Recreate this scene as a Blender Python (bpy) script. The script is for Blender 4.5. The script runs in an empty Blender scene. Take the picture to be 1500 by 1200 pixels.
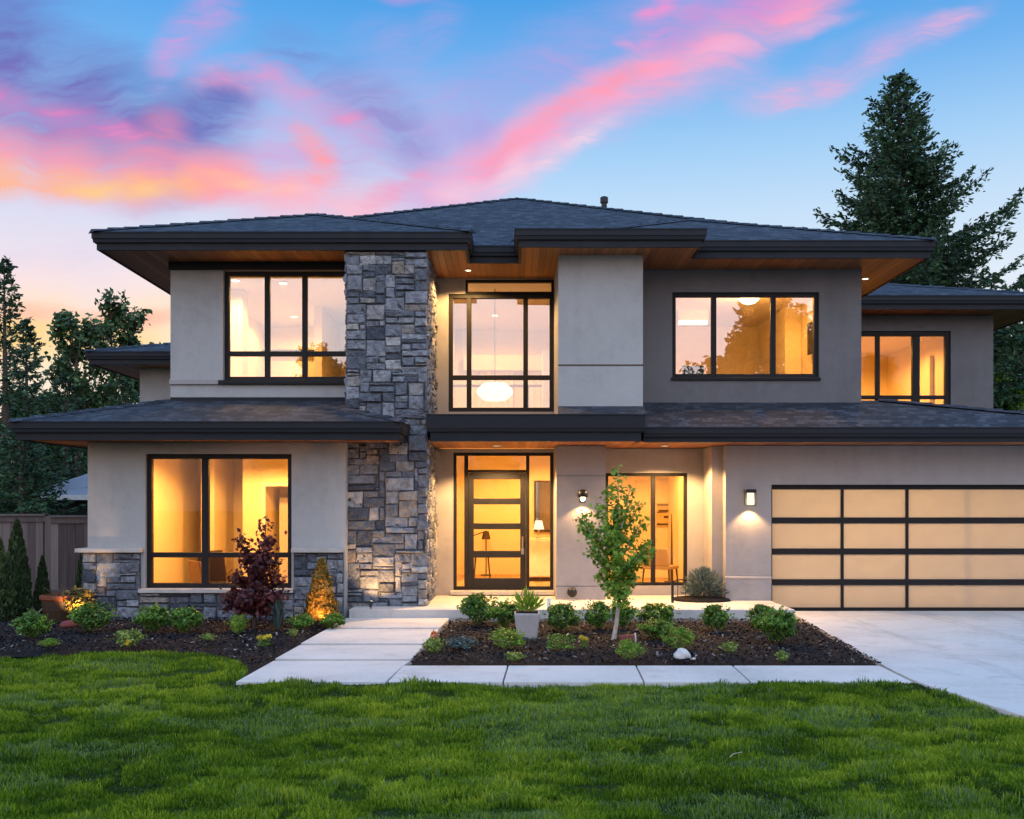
import bpy, bmesh, math, random
import numpy as np
from mathutils import Vector, Matrix
R = math.radians
S = bpy.context.scene
COL = S.collection
rng = np.random.default_rng(7)
random.seed(7)

# ------------------------------------------------------------------ camera
H, F = 1.8, 1500.0                    # eye height, focal length in photo pixels
cam = bpy.data.cameras.new('camera')
cam.sensor_width = 36.0
cam.lens = 36.0
cam.shift_y = 140.0 / 1500.0
cam.clip_end = 3000.0
cam_o = bpy.data.objects.new('camera', cam)
cam_o.location = (0, 0, H)
cam_o.rotation_euler = (R(90), 0, 0)
COL.objects.link(cam_o)
S.camera = cam_o
S.view_settings.view_transform = 'Standard'
S.view_settings.look = 'None'
S.view_settings.exposure = 0.0
S.view_settings.gamma = 1.0
S.cycles.use_denoising = True
S.cycles.max_bounces = 8
S.cycles.diffuse_bounces = 4
S.cycles.glossy_bounces = 3
S.cycles.transmission_bounces = 4
S.cycles.transparent_max_bounces = 10
S.cycles.sample_clamp_indirect = 4.0
S.cycles.caustics_reflective = False
S.cycles.caustics_refractive = False

def lin(r, g=None, b=None):
    c = r if g is None else (r, g, b)
    return tuple(((v/255.0)/12.92 if v/255.0 <= .04045 else ((v/255.0+.055)/1.055)**2.4) for v in c)

class NT:
    """small node-tree helper"""
    def __init__(s, nt):
        s.nt = nt; nt.nodes.clear()
    def n(s, typ, ins=None, **props):
        nd = s.nt.nodes.new(typ)
        for k, v in props.items(): setattr(nd, k, v)
        for k, v in (ins or {}).items(): s.set(nd.inputs[k], v)
        return nd
    def set(s, sock, v):
        if isinstance(v, bpy.types.NodeSocket): s.nt.links.new(v, sock)
        elif isinstance(v, bpy.types.Node): s.nt.links.new(v.outputs[0], sock)
        else:
            if sock.type == 'RGBA' and len(v) == 3: v = (*v, 1.0)
            sock.default_value = v
    def math(s, op, a, b=0.0, c=0.0, clamp=False):
        return s.n('ShaderNodeMath', {0: a, 1: b, 2: c}, operation=op, use_clamp=clamp).outputs[0]
    def vmath(s, op, a, b=(0, 0, 0)):
        return s.n('ShaderNodeVectorMath', {0: a, 1: b}, operation=op).outputs[0]
    def mix(s, f, a, b, blend='MIX'):
        nd = s.n('ShaderNodeMix', data_type='RGBA', blend_type=blend)
        s.set(nd.inputs[0], f); s.set(nd.inputs[6], a); s.set(nd.inputs[7], b)
        return nd.outputs[2]
    def rng(s, v, a, b, c=0.0, d=1.0, interp='LINEAR'):
        nd = s.n('ShaderNodeMapRange', {0: v, 1: a, 2: b, 3: c, 4: d}, interpolation_type=interp)
        return nd.outputs[0]
    def ramp(s, f, stops, interp='LINEAR'):
        nd = s.n('ShaderNodeValToRGB', {0: f})
        cr = nd.color_ramp; cr.interpolation = interp
        while len(cr.elements) < len(stops): cr.elements.new(1.0)
        for e, (p, c) in zip(cr.elements, stops):
            e.position = p; e.color = (*c, 1.0)
        return nd.outputs[0]
    def noise(s, vec, scale, detail=3.0, rough=.5, out=0, dist=0.0):
        return s.n('ShaderNodeTexNoise', {'Vector': vec, 'Scale': scale, 'Detail': detail, 'Roughness': rough, 'Distortion': dist}).outputs[out]

# ------------------------------------------------------------------ sky
W = bpy.data.worlds.new('World'); S.world = W; W.use_nodes = True
w = NT(W.node_tree)
SUN_EL, SUN_ROT = 2.0, -62.0
d = w.n('ShaderNodeTexCoord').outputs['Generated']
sx = w.n('ShaderNodeSeparateXYZ', {0: d})
X, Y, Z = sx.outputs
yy = w.math('MAXIMUM', Y, .12)
u = w.math('DIVIDE', X, yy); v = w.math('DIVIDE', Z, yy)
uv0 = w.n('ShaderNodeCombineXYZ', {0: u, 1: v, 2: 0.0}).outputs[0]
wn = w.noise(uv0, 2.4, 2.0, .5, out=1)
wn2 = w.noise(uv0, 9.0, 3.0, .55, out=1)
w1 = w.n('ShaderNodeVectorMath', {0: w.vmath('SUBTRACT', wn, (.5, .5, .5)), 3: .085}, operation='SCALE').outputs[0]
w2 = w.n('ShaderNodeVectorMath', {0: w.vmath('SUBTRACT', wn2, (.5, .5, .5)), 3: .03}, operation='SCALE').outputs[0]
uv = w.vmath('ADD', w.vmath('ADD', uv0, w1), w2)
# clear-sky gradient by elevation
clear = w.ramp(Z, [(0.0, lin(250, 222, 190)), (.13, lin(240, 232, 226)), (.20, lin(224, 234, 245)), (.265, lin(198, 222, 245)), (.32, lin(164, 206, 243)),
                   (.385, lin(112, 176, 236)), (.45, lin(66, 154, 226)), (.60, lin(84, 152, 222)), (1.0, lin(110, 165, 226))])
nish = w.n('ShaderNodeTexSky', sky_type='NISHITA', sun_disc=False, sun_elevation=R(SUN_EL), sun_rotation=R(SUN_ROT), ozone_density=3.0)
base = clear
warm = w.math('MULTIPLY', w.rng(u, -.12, -.5, 0, 1, 'SMOOTHSTEP'), w.rng(v, .31, .2, 0, 1, 'SMOOTHSTEP'))
base = w.mix(w.math('MULTIPLY', warm, .85), base, lin(255, 226, 214))
# feathery textures that break up the clouds, one for each general direction of drift
curl = w.noise(uv0, 5.5, 4.0, .6, out=1)
uvs = w.vmath('ADD', uv, w.n('ShaderNodeVectorMath', {0: w.vmath('SUBTRACT', curl, (.5, .5, .5)), 3: .085}, operation='SCALE').outputs[0])
def drift(ang, sx_, sy_, off):
    mp = w.n('ShaderNodeMapping', {0: uvs, 1: (off, off*.7, 0), 2: (0, 0, R(ang)), 3: (sx_, sy_, 1.0)})
    return w.rng(w.noise(mp.outputs[0], 1.5, 9.0, .70, dist=.3), .30, .66, 0, 1)
def fibre(ang, sx_, sy_, off):
    mp = w.n('ShaderNodeMapping', {0: uvs, 1: (off, off*.7, 0), 2: (0, 0, R(ang)), 3: (sx_, sy_, 1.0)})
    return w.rng(w.noise(mp.outputs[0], 1.5, 5.0, .62, dist=.6), .32, .66, 0, 1, 'SMOOTHSTEP')
FB = {24: fibre(-24, 7.0, 46.0, 1.0), -24: fibre(24, 7.0, 40.0, 4.3), 55: fibre(-55, 8.0, 40.0, 8.1)}
DR = {24: drift(-24, 3.0, 19.0, 0.0), -24: drift(24, 3.0, 14.0, 3.3), 55: drift(-55, 3.4, 16.0, 7.1)}
# each bank of cloud: its course (in the picture's own scale), half width at start and end, colour, cover, how feathered
CL = [
 ([(-60, 350), (250, 335), (620, 290)], 90, 70, (226, 208, 228), .75, .35),
 ([(-60, 415), (150, 420), (330, 400)], 44, 34, (255, 222, 216), .65, .3),
 ([(-60, 500), (150, 492), (330, 480)], 74, 54, (255, 222, 160), .85, .3),
 ([(-40, 488), (90, 484), (230, 476)], 34, 24, (255, 200, 90), .9, .4),
 ([(-20, 452), (120, 446), (300, 456)], 15, 10, (255, 170, 150), .8, .5),
 ([(-80, 600), (400, 590)], 70, 60, (255, 236, 214), .8, .1),
 # mauve field in the middle, dusky blue above it
 ([(400, 230), (540, 215), (680, 225)], 100, 70, (196, 168, 218), .8, .6),
 ([(400, 85), (470, 110), (540, 165), (600, 205)], 34, 40, (112, 132, 200), .60, .8),
 ([(500, 150), (580, 190), (620, 240)], 40, 26, (160, 138, 200), .6, .8),
 # violet mass on the left and its vortex
 ([(-60, 60), (60, 130), (190, 190), (270, 235)], 92, 70, (104, 102, 178), 1.0, .4),
 ([(-60, 150), (60, 180), (180, 225)], 52, 44, (150, 116, 188), .85, .6),
 ([(255, 225), (310, 195), (350, 160)], 64, 44, (118, 110, 184), .9, .5),
 ([(300, 185), (345, 150)], 34, 24, (92, 112, 184), .7, .8),
 ([(370, 240), (420, 225)], 50, 45, (210, 166, 212), .6, .6),
 ([(170, 120), (250, 150)], 26, 20, (92, 146, 210), .5, .8),
 # rose threads and the burning lower edge
 ([(-40, 120), (60, 160), (150, 195), (235, 235)], 17, 13, (228, 130, 186), .75, .9),
 ([(-60, 205), (60, 240), (170, 266), (270, 270), (350, 268)], 44, 30, (252, 152, 166), .97, .4),
 ([(-60, 232), (60, 262), (170, 282), (260, 284), (330, 272)], 22, 14, (255, 180, 124), .95, .45),
 ([(110, 282), (200, 290), (260, 286)], 11, 8, (255, 202, 122), .8, .4),
 ([(232, 190), (262, 222), (252, 262)], 24, 24, (250, 142, 166), .5, .8),
 ([(300, 262), (380, 282), (440, 284), (474, 262), (466, 224), (440, 205)], 26, 15, (255, 156, 162), .9, .5),
 ([(320, 268), (390, 284), (436, 284)], 10, 8, (255, 188, 146), .7, .5),
 ([(380, 300), (480, 300), (560, 320)], 34, 30, (255, 186, 198), .75, .5),
 ([(300, 132), (372, 116), (430, 142), (490, 176), (540, 206)], 24, 16, (238, 146, 192), .72, .95),
 ([(352, 138), (400, 148), (440, 170)], 16, 10, (226, 150, 200), .6, .9),
 ([(232, 122), (240, 80), (268, 42), (330, 2)], 22, 30, (224, 148, 208), .72, .85),
 ([(262, 100), (300, 60), (350, 20)], 26, 26, (176, 158, 218), .5, .7),
 ([(530, 70), (600, 85), (650, 50)], 28, 28, (176, 160, 220), .5, .8),
 ([(540, 296), (580, 268), (626, 234)], 17, 9, (255, 140, 170), .85, .65),
 # the long rose banner
 ([(640, 215), (760, 150), (900, 70), (1060, 10)], 62, 60, (168, 162, 224), .75, .6),
 ([(600, 275), (720, 245), (840, 190), (960, 135), (1100, 85)], 42, 34, (226, 178, 216), .85, .55),
 ([(640, 258), (740, 222), (830, 180), (920, 132), (1020, 84), (1120, 48), (1230, -10)], 30, 28, (252, 162, 194), .95, .55),
 ([(690, 236), (780, 200), (860, 156), (950, 108)], 14, 12, (255, 150, 172), .8, .5),
 ([(960, 60), (1060, 30), (1200, -20)], 30, 26, (220, 142, 206), .7, .7),
 ([(1040, 84), (1130, 62), (1250, 28)], 14, 8, (240, 176, 214), .8, .7),
 ([(745, 240), (790, 246), (830, 226), (905, 190)], 22, 9, (255, 212, 222), .75, 1.0),
 ([(640, 268), (700, 270), (760, 252)], 20, 14, (246, 206, 222), .7, .6),
 ([(1096, 150), (1180, 140), (1250, 112), (1330, 70), (1420, 28)], 22, 20, (238, 174, 210), .75, .85),
 ([(1180, 120), (1260, 80), (1350, 30)], 24, 22, (170, 172, 228), .5, .7),
 ([(945, 30), (968, 16), (988, -4)], 14, 13, (232, 146, 206), .75, .9),
 ([(908, 74), (940, 78), (968, 60)], 10, 7, (232, 154, 206), .75, .9),
 ([(540, -6), (590, 10), (660, -4)], 15, 13, (196, 146, 212), .6, .7),
]
colr = base
for k_, (pl_, w0, w1_, c, k, fea) in enumerate(CL):
    cov = None; L_ = len(pl_)-1; ang = math.degrees(math.atan2(pl_[0][1]-pl_[-1][1], pl_[-1][0]-pl_[0][0]))
    # (a vanishing share of the colour so far keeps the banks evaluated one after the other)
    uvk = w.n('ShaderNodeVectorMath', {0: colr, 1: (1e-9, 1e-9, 1e-9), 2: uv}, operation='MULTIPLY_ADD').outputs[0]
    sk = w.n('ShaderNodeSeparateXYZ', {0: uvk}); uu_, vv_ = sk.outputs[0], sk.outputs[1]
    quad = w.n('ShaderNodeCombineXYZ', {0: w.math('MULTIPLY', uu_, uu_), 1: w.math('MULTIPLY', uu_, vv_), 2: w.math('MULTIPLY', vv_, vv_)}).outputs[0]
    for i_ in range(L_):
        (xa, ya), (xb_, yb_) = pl_[i_], pl_[i_+1]; ln_ = math.hypot(xb_-xa, yb_-ya); wd = w0+(w1_-w0)*(i_+.5)/L_
        cx_, cy_ = ((xa+xb_)/2-750)/F, (740-(ya+yb_)/2)/F; an_ = math.atan2(ya-yb_, xb_-xa); rx_, ry_ = (ln_*.60+wd*.9)/F, wd*1.45/F
        A_ = (math.cos(an_)/rx_, math.sin(an_)/rx_); B_ = (-math.sin(an_)/ry_, math.cos(an_)/ry_)
        ka, kb, kc = A_[0]**2+B_[0]**2, 2*(A_[0]*A_[1]+B_[0]*B_[1]), A_[1]**2+B_[1]**2
        lu, lv, l0 = -2*ka*cx_-kb*cy_, -2*kc*cy_-kb*cx_, ka*cx_*cx_+kb*cx_*cy_+kc*cy_*cy_
        q1 = w.n('ShaderNodeVectorMath', {0: quad, 1: (ka, kb, kc)}, operation='DOT_PRODUCT').outputs['Value']
        q2 = w.n('ShaderNodeVectorMath', {0: uvk, 1: (lu, lv, 0)}, operation='DOT_PRODUCT').outputs['Value']
        g_ = w.math('ADD', w.math('ADD', q1, l0), q2)
        cov = g_ if cov is None else w.n('ShaderNodeMath', {0: cov, 1: g_, 2: .6}, operation='SMOOTH_MIN').outputs[0]
    cov = w.math('SQRT', w.math('MAXIMUM', cov, 0.0))
    nz = DR[min(DR, key=lambda q: abs(q-ang))]
    # soft body; the feathering thins it out along the drift, most of all towards its rim
    f = w.rng(cov, 1.30, .0, 0, 1, 'SMOOTHSTEP')
    t_ = w.rng(nz, 0.0, 1.0, 1.0-1.1*fea, 1.0+.45*fea)
    fb = FB[min(FB, key=lambda q: abs(q-ang))]
    f = w.math('MULTIPLY', w.math('MULTIPLY', f, t_), w.rng(fb, 0.0, 1.0, 1.0-.55*fea, 1.0+.25*fea))
    f = w.math('MULTIPLY', w.math('MULTIPLY', f, k), w.rng(w.math('MULTIPLY_ADD', nz, fea*1.2, w.math('SUBTRACT', 1.15, cov)), .0, .7, 0, 1, 'SMOOTHSTEP'), clamp=True)
    colr = w.mix(f, colr, lin(*c))
# sky behind the camera: pink dusk low down, pale blue above
rear = w.ramp(Z, [(0.0, lin(236, 202, 184)), (.08, lin(236, 204, 192)), (.16, lin(222, 214, 218)), (.28, lin(198, 213, 236)),
                  (.55, lin(172, 202, 238)), (1.0, lin(150, 190, 236))])
rn = w.noise(w.n('ShaderNodeMapping', {0: d, 3: (1.0, 1.0, 4.0)}).outputs[0], 2.6, 4.0, .55)
rear = w.mix(w.rng(rn, .45, .7, 0, .45), rear, lin(238, 208, 216))
# unseen sky overhead and behind the viewer is boosted to brighten the house; below the horizon there is none
gnd = w.rng(Z, -.05, 0.0)
over = w.math('MULTIPLY', w.math('ADD', 1.0, w.rng(Z, .50, .75, 0, .6, 'SMOOTHSTEP')), gnd)
bg_clear = w.n('ShaderNodeBackground', {0: base, 1: over})
bg_cloud = w.n('ShaderNodeBackground', {0: colr, 1: 1.0})
bg_rear = w.n('ShaderNodeBackground', {0: rear, 1: w.math('MULTIPLY', gnd, 2.35)})
cm = w.math('MULTIPLY', w.rng(v, .66, .56, 0, 1, 'SMOOTHSTEP'), w.rng(Z, -.03, .0))
front = w.n('ShaderNodeMixShader', {0: cm, 1: bg_clear, 2: bg_cloud})
allsky = w.n('ShaderNodeMixShader', {0: w.rng(Y, -.12, .14, 0, 1, 'SMOOTHSTEP'), 1: bg_rear, 2: front})
bg2 = w.n('ShaderNodeBackground', {0: nish.outputs[0], 1: .05})
w.n('ShaderNodeOutputWorld', {0: w.n('ShaderNodeAddShader', {0: allsky, 1: bg2})})

sun = bpy.data.lights.new('sun', 'SUN')          # the last light from behind the house, low on the left
sun.energy = .35; sun.angle = R(12); sun.color = (1.0, .62, .38)
sun_o = bpy.data.objects.new('sun', sun); COL.objects.link(sun_o)
dirv = Vector((math.sin(R(SUN_ROT))*math.cos(R(4)), math.cos(R(SUN_ROT))*math.cos(R(4)), math.sin(R(4))))
sun_o.rotation_euler = dirv.to_track_quat('Z', 'Y').to_euler()
sun_o.location = dirv * 100

# ------------------------------------------------------------------ mesh helpers
class MB:
    def __init__(s): s.v = []; s.f = []; s.t = []
    def add(s, vs, fs, t=0.0):
        k = len(s.v); s.v += [tuple(p) for p in vs]
        s.f += [tuple(i+k for i in f) for f in fs]; s.t += [t]*len(vs); return s
    def box(s, x0, x1, y0, y1, z0, z1, t=0.0):
        vs = [(x, y, z) for z in (z0, z1) for y in (y0, y1) for x in (x0, x1)]
        return s.add(vs, [(0, 2, 3, 1), (4, 5, 7, 6), (0, 1, 5, 4), (2, 6, 7, 3), (0, 4, 6, 2), (1, 3, 7, 5)], t)
    def poly(s, pts, t=0.0): return s.add(pts, [tuple(range(len(pts)))], t)
    def tube(s, pts, rad, n=8, cap=True, t=0.0):
        pts = [Vector(p) for p in pts]
        rad = rad if isinstance(rad, (list, tuple)) else [rad]*len(pts)
        vs = []; fs = []
        for i, p in enumerate(pts):
            a = (pts[min(i+1, len(pts)-1)] - pts[max(i-1, 0)]).normalized()
            b = a.cross(Vector((0, 0, 1)) if abs(a.z) < .9 else Vector((1, 0, 0))).normalized(); c = a.cross(b)
            for k in range(n):
                an = 2*math.pi*k/n
                vs.append(p + (b*math.cos(an) + c*math.sin(an))*rad[i])
        for i in range(len(pts)-1):
            for k in range(n):
                fs.append((i*n+k, i*n+(k+1) % n, (i+1)*n+(k+1) % n, (i+1)*n+k))
        if cap: fs += [tuple(range(n-1, -1, -1)), tuple(range((len(pts)-1)*n, len(pts)*n))]
        return s.add(vs, fs, t)
    def lathe(s, prof, c=(0, 0, 0), n=20, t=0.0):
        vs = []; fs = []
        for r, z in prof:
            for k in range(n):
                a = 2*math.pi*k/n; vs.append((c[0]+r*math.cos(a), c[1]+r*math.sin(a), c[2]+z))
        for i in range(len(prof)-1):
            for k in range(n):
                fs.append((i*n+k, i*n+(k+1) % n, (i+1)*n+(k+1) % n, (i+1)*n+k))
        fs += [tuple(range(n-1, -1, -1)), tuple(range((len(prof)-1)*n, len(prof)*n))]
        return s.add(vs, fs, t)

WLOC = {}
def props(o, label=None, cat=None, group=None, kind=None):
    if label: o['label'] = label
    if cat: o['category'] = cat
    if group: o['group'] = group
    if kind: o['kind'] = kind
    return o
def empty(name, loc, label=None, cat=None, group=None):
    o = bpy.data.objects.new(name, None); COL.objects.link(o); o.location = loc
    o.empty_display_size = .2; WLOC[o.name] = Vector(loc)
    return props(o, label, cat, group)
def link(name, me, parent=None, loc=None):
    o = bpy.data.objects.new(name, me); COL.objects.link(o)
    if parent is not None:
        o.parent = parent; WLOC[o.name] = WLOC[parent.name]
    else:
        o.location = loc or (0, 0, 0); WLOC[o.name] = Vector(o.location)
    return o
def obj(name, mb, mat, parent=None, loc=None, bevel=0, smooth=False, local=False, label=None):
    """one mesh object; vertices are given in world space and moved to the thing's own origin (local: already there)"""
    off = Vector((0, 0, 0)) if local else (WLOC[parent.name] if parent is not None else Vector(loc or (0, 0, 0)))
    me = bpy.data.meshes.new(name)
    me.from_pydata([tuple(Vector(p)-off) for p in mb.v], [], mb.f)
    a = me.attributes.new('tint', 'FLOAT', 'POINT'); a.data.foreach_set('value', np.array(mb.t, 'f'))
    me.materials.append(mat)
    if smooth: me.polygons.foreach_set('use_smooth', [True]*len(me.polygons))
    me.update()
    o = link(name, me, parent, loc)
    if bevel:
        b = o.modifiers.new('bevel', 'BEVEL'); b.width = bevel; b.segments = 2; b.limit_method = 'ANGLE'; b.harden_normals = False
    if label: o['label'] = label
    return o
def mesh_np(name, V, quads=None, tris=None, tint=None, mat=None, smooth=False):
    me = bpy.data.meshes.new(name)
    nq = 0 if quads is None else len(quads); nt = 0 if tris is None else len(tris)
    me.vertices.add(len(V)); me.vertices.foreach_set('co', np.ascontiguousarray(V, 'f').ravel())
    li = []; ls = []; k = 0
    if nq: li.append(np.asarray(quads).ravel()); ls.append(np.arange(nq)*4); k = nq*4
    if nt: li.append(np.asarray(tris).ravel()); ls.append(k+np.arange(nt)*3)
    li = np.concatenate(li).astype('i'); ls = np.concatenate(ls).astype('i')
    me.loops.add(len(li)); me.loops.foreach_set('vertex_index', li)
    me.polygons.add(nq+nt); me.polygons.foreach_set('loop_start', ls)
    try: me.polygons.foreach_set('loop_total', np.concatenate([np.full(nq, 4), np.full(nt, 3)]).astype('i'))
    except Exception: pass
    if tint is not None:
        a = me.attributes.new('tint', 'FLOAT', 'POINT'); a.data.foreach_set('value', np.ascontiguousarray(tint, 'f'))
    if smooth: me.polygons.foreach_set('use_smooth', np.ones(nq+nt, dtype=bool))
    if mat: me.materials.append(mat)
    me.update(calc_edges=True); me.validate()
    return me
def px(x, y, Yd):
    """photo pixel at depth Yd -> world point"""
    return Vector(((x-750)*Yd/F, Yd, H+(740-y)*Yd/F))
def gp(x, y, z=0.0):
    """photo pixel of a point standing on the ground -> world"""
    Yd = (H-z)*F/(y-740); return Vector(((x-750)*Yd/F, Yd, z))

# ------------------------------------------------------------------ materials
def mat(name):
    m = bpy.data.materials.new(name); m.use_nodes = True
    return m, NT(m.node_tree)
def finish(t, **ins):
    ins.setdefault('Specular_IOR_Level', .3)
    b = t.n('ShaderNodeBsdfPrincipled', {k.replace('_', ' '): v for k, v in ins.items()})
    t.n('ShaderNodeOutputMaterial', {0: b}); return b
def pos(t): return t.n('ShaderNodeNewGeometry').outputs['Position']
def tint(t): return t.n('ShaderNodeAttribute', attribute_name='tint').outputs['Fac']
def bump(t, h, s=.3, dist=.01): return t.n('ShaderNodeBump', {'Height': h, 'Strength': s, 'Distance': dist}).outputs[0]
def simple(name, c, rough=.5, metal=0.0, var=.12, scale=6.0, bs=0.0, bscale=60.0, **kw):
    m, t = mat(name); p = pos(t)
    n = t.noise(p, scale, 4.0, .6)
    c1 = tuple(v*(1-var) for v in c); c2 = tuple(min(1, v*(1+var)) for v in c)
    ins = dict(Base_Color=t.ramp(n, [(.3, c1), (.7, c2)]), Roughness=t.rng(n, .3, .7, rough*.85, min(1, rough*1.15)), Metallic=metal)
    if bs: ins['Normal'] = bump(t, t.noise(p, bscale, 3.0, .6), bs)
    ins.update(kw); finish(t, **ins); return m
def stucco(name, c):
    m, t = mat(name); p = pos(t)
    n = t.noise(p, .9, 5.0, .6); n2 = t.noise(p, 7.0, 4.0, .6)
    st_ = t.noise(t.n('ShaderNodeMapping', {0: p, 3: (5.0, 5.0, .5)}).outputs[0], 1.0, 4.0, .6)
    f = t.math('ADD', t.math('MULTIPLY', n, .5), t.math('ADD', t.math('MULTIPLY', n2, .25), t.math('MULTIPLY', st_, .25)))
    h = t.math('ADD', t.noise(p, 170.0, 3.0, .7), t.math('MULTIPLY', t.noise(p, 14.0, 3.0, .6), .8))
    finish(t, Base_Color=t.mix(t.rng(t.noise(p, 260.0, 2.0, .7), .3, .7, 0, .22), t.ramp(f, [(.32, tuple(v*.78 for v in c)), (.5, c), (.68, tuple(v*1.10 for v in c))]), tuple(v*.72 for v in c)), Roughness=.92, Normal=bump(t, h, .6, .010))
    return m
M = {}
M['stucco'] = stucco('stucco pale', (.40, .395, .385))
M['stucco_dark'] = stucco('stucco taupe', (.165, .158, .160))
M['stucco_mid'] = stucco('stucco grey beige', (.35, .325, .315))
M['trim_pale'] = simple('cast trim', (.45, .41, .37), .8, bs=.15)
M['metal_dark'] = simple('dark gutter metal', (.007, .0085, .013), .6, .0, .2, 3.0)
M['frame'] = simple('window frame bronze', (.008, .007, .0075), .6, .0, .25, 8.0)
M['door'] = simple('dark door wood', (.011, .010, .010), .5, .0, .25, 8.0, bs=.1)
M['steel'] = simple('brushed steel', (.6, .58, .55), .3, 1.0)
M['black'] = simple('black enamel', (.012, .012, .013), .4)
M['white'] = simple('white paint', (.75, .73, .7), .6)
M['concrete'] = None
def wood_planks(name, c1, c2, axis='X', wd=.11):
    m, t = mat(name); p = pos(t); s = t.n('ShaderNodeSeparateXYZ', {0: p})
    a = s.outputs[0] if axis == 'X' else s.outputs[1]
    q = t.math('DIVIDE', a, wd); fl = t.math('FLOOR', q); fr = t.math('FRACT', q)
    r = t.n('ShaderNodeTexWhiteNoise', {'W': fl}, noise_dimensions='1D').outputs[0]
    sc = (14.0, 1.6, 3.0) if axis == 'X' else (1.6, 14.0, 3.0)
    off = t.n('ShaderNodeCombineXYZ', {0: t.math('MULTIPLY', r, 9.0), 1: t.math('MULTIPLY', r, 31.0)}).outputs[0]
    g = t.noise(t.vmath('ADD', t.n('ShaderNodeMapping', {0: p, 3: sc}).outputs[0], off), 1.5, 5.0, .6, dist=.6)
    f = t.math('ADD', t.math('MULTIPLY', r, .55), t.math('MULTIPLY', g, .5))
    cc = t.ramp(f, [(.15, c1), (.85, c2)])
    groove = t.math('MULTIPLY', t.rng(fr, .0, .06), t.rng(fr, 1.0, .95))
    cc = t.mix(groove, tuple(v*.25 for v in c1), cc)
    finish(t, Base_Color=cc, Roughness=.5, Normal=bump(t, t.math('ADD', groove, t.math('MULTIPLY', g, .15)), .5, .006))
    return m
M['soffit'] = wood_planks('cedar soffit planks', (.20, .066, .022), (.43, .17, .06))
def shingles():
    m, t = mat('asphalt shingles')
    uvn = t.n('ShaderNodeUVMap').outputs[0]
    wob = t.vmath('ADD', uvn, t.n('ShaderNodeVectorMath', {0: t.vmath('SUBTRACT', t.noise(uvn, 6.0, 2.0, out=1), (.5, .5, .5)), 3: .025}, operation='SCALE').outputs[0])
    b = t.n('ShaderNodeTexBrick', {'Vector': wob, 'Color1': (0, 0, 0), 'Color2': (1, 1, 1), 'Mortar': (.0, .0, .0), 'Scale': 1.0, 'Mortar Size': .006, 'Bias': 0.0,
            'Brick Width': .17, 'Row Height': .115}, offset=.37, squash=.7, squash_frequency=3)
    s = t.n('ShaderNodeSeparateXYZ', {0: wob})
    row = t.math('FRACT', t.math('DIVIDE', s.outputs[1], .115))
    n = t.noise(uvn, 2.2, 4.0, .65); gr = t.noise(uvn, 90.0, 2.0, .7)
    f = t.math('ADD', t.math('MULTIPLY', b.outputs[0], .30), t.math('ADD', t.math('MULTIPLY', n, .42), t.math('MULTIPLY', gr, .36)))
    cc = t.ramp(f, [(.28, (.011, .014, .020)), (.52, (.028, .034, .046)), (.8, (.092, .104, .128))])
    h = t.math('ADD', t.math('MULTIPLY', t.math('SUBTRACT', 1.0, row), 1.0), t.math('ADD', t.math('MULTIPLY', b.outputs[0], .7), t.math('MULTIPLY', gr, .35)))
    finish(t, Base_Color=cc, Roughness=.85, Normal=bump(t, h, 1.0, .02))
    return m
M['shingle'] = shingles()
def stone_mat():
    m, t = mat('ledge stone'); p = pos(t); a = tint(t)
    cc = t.ramp(a, [(0.0, (.05, .058, .075)), (.25, (.12, .132, .16)), (.5, (.23, .245, .28)), (.72, (.38, .39, .42)), (.86, (.34, .28, .22)), (1.0, (.55, .55, .55))])
    n = t.noise(p, 9.0, 6.0, .68); n2 = t.noise(p, 45.0, 4.0, .65)
    cc = t.mix(t.rng(n, .38, .66, 0, 1.0), cc, t.mix(.6, cc, (.045, .05, .064)))
    cc = t.mix(t.rng(n2, .55, .75, 0, .35), cc, (.32, .32, .34))
    h = t.math('ADD', t.math('MULTIPLY', n, 1.0), t.math('MULTIPLY', n2, .55))
    finish(t, Base_Color=cc, Roughness=.82, Normal=bump(t, h, 1.0, .045)); return m
M['stone'] = stone_mat()
M['mortar'] = simple('mortar', (.05, .05, .056), .95, bs=.4)
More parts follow.
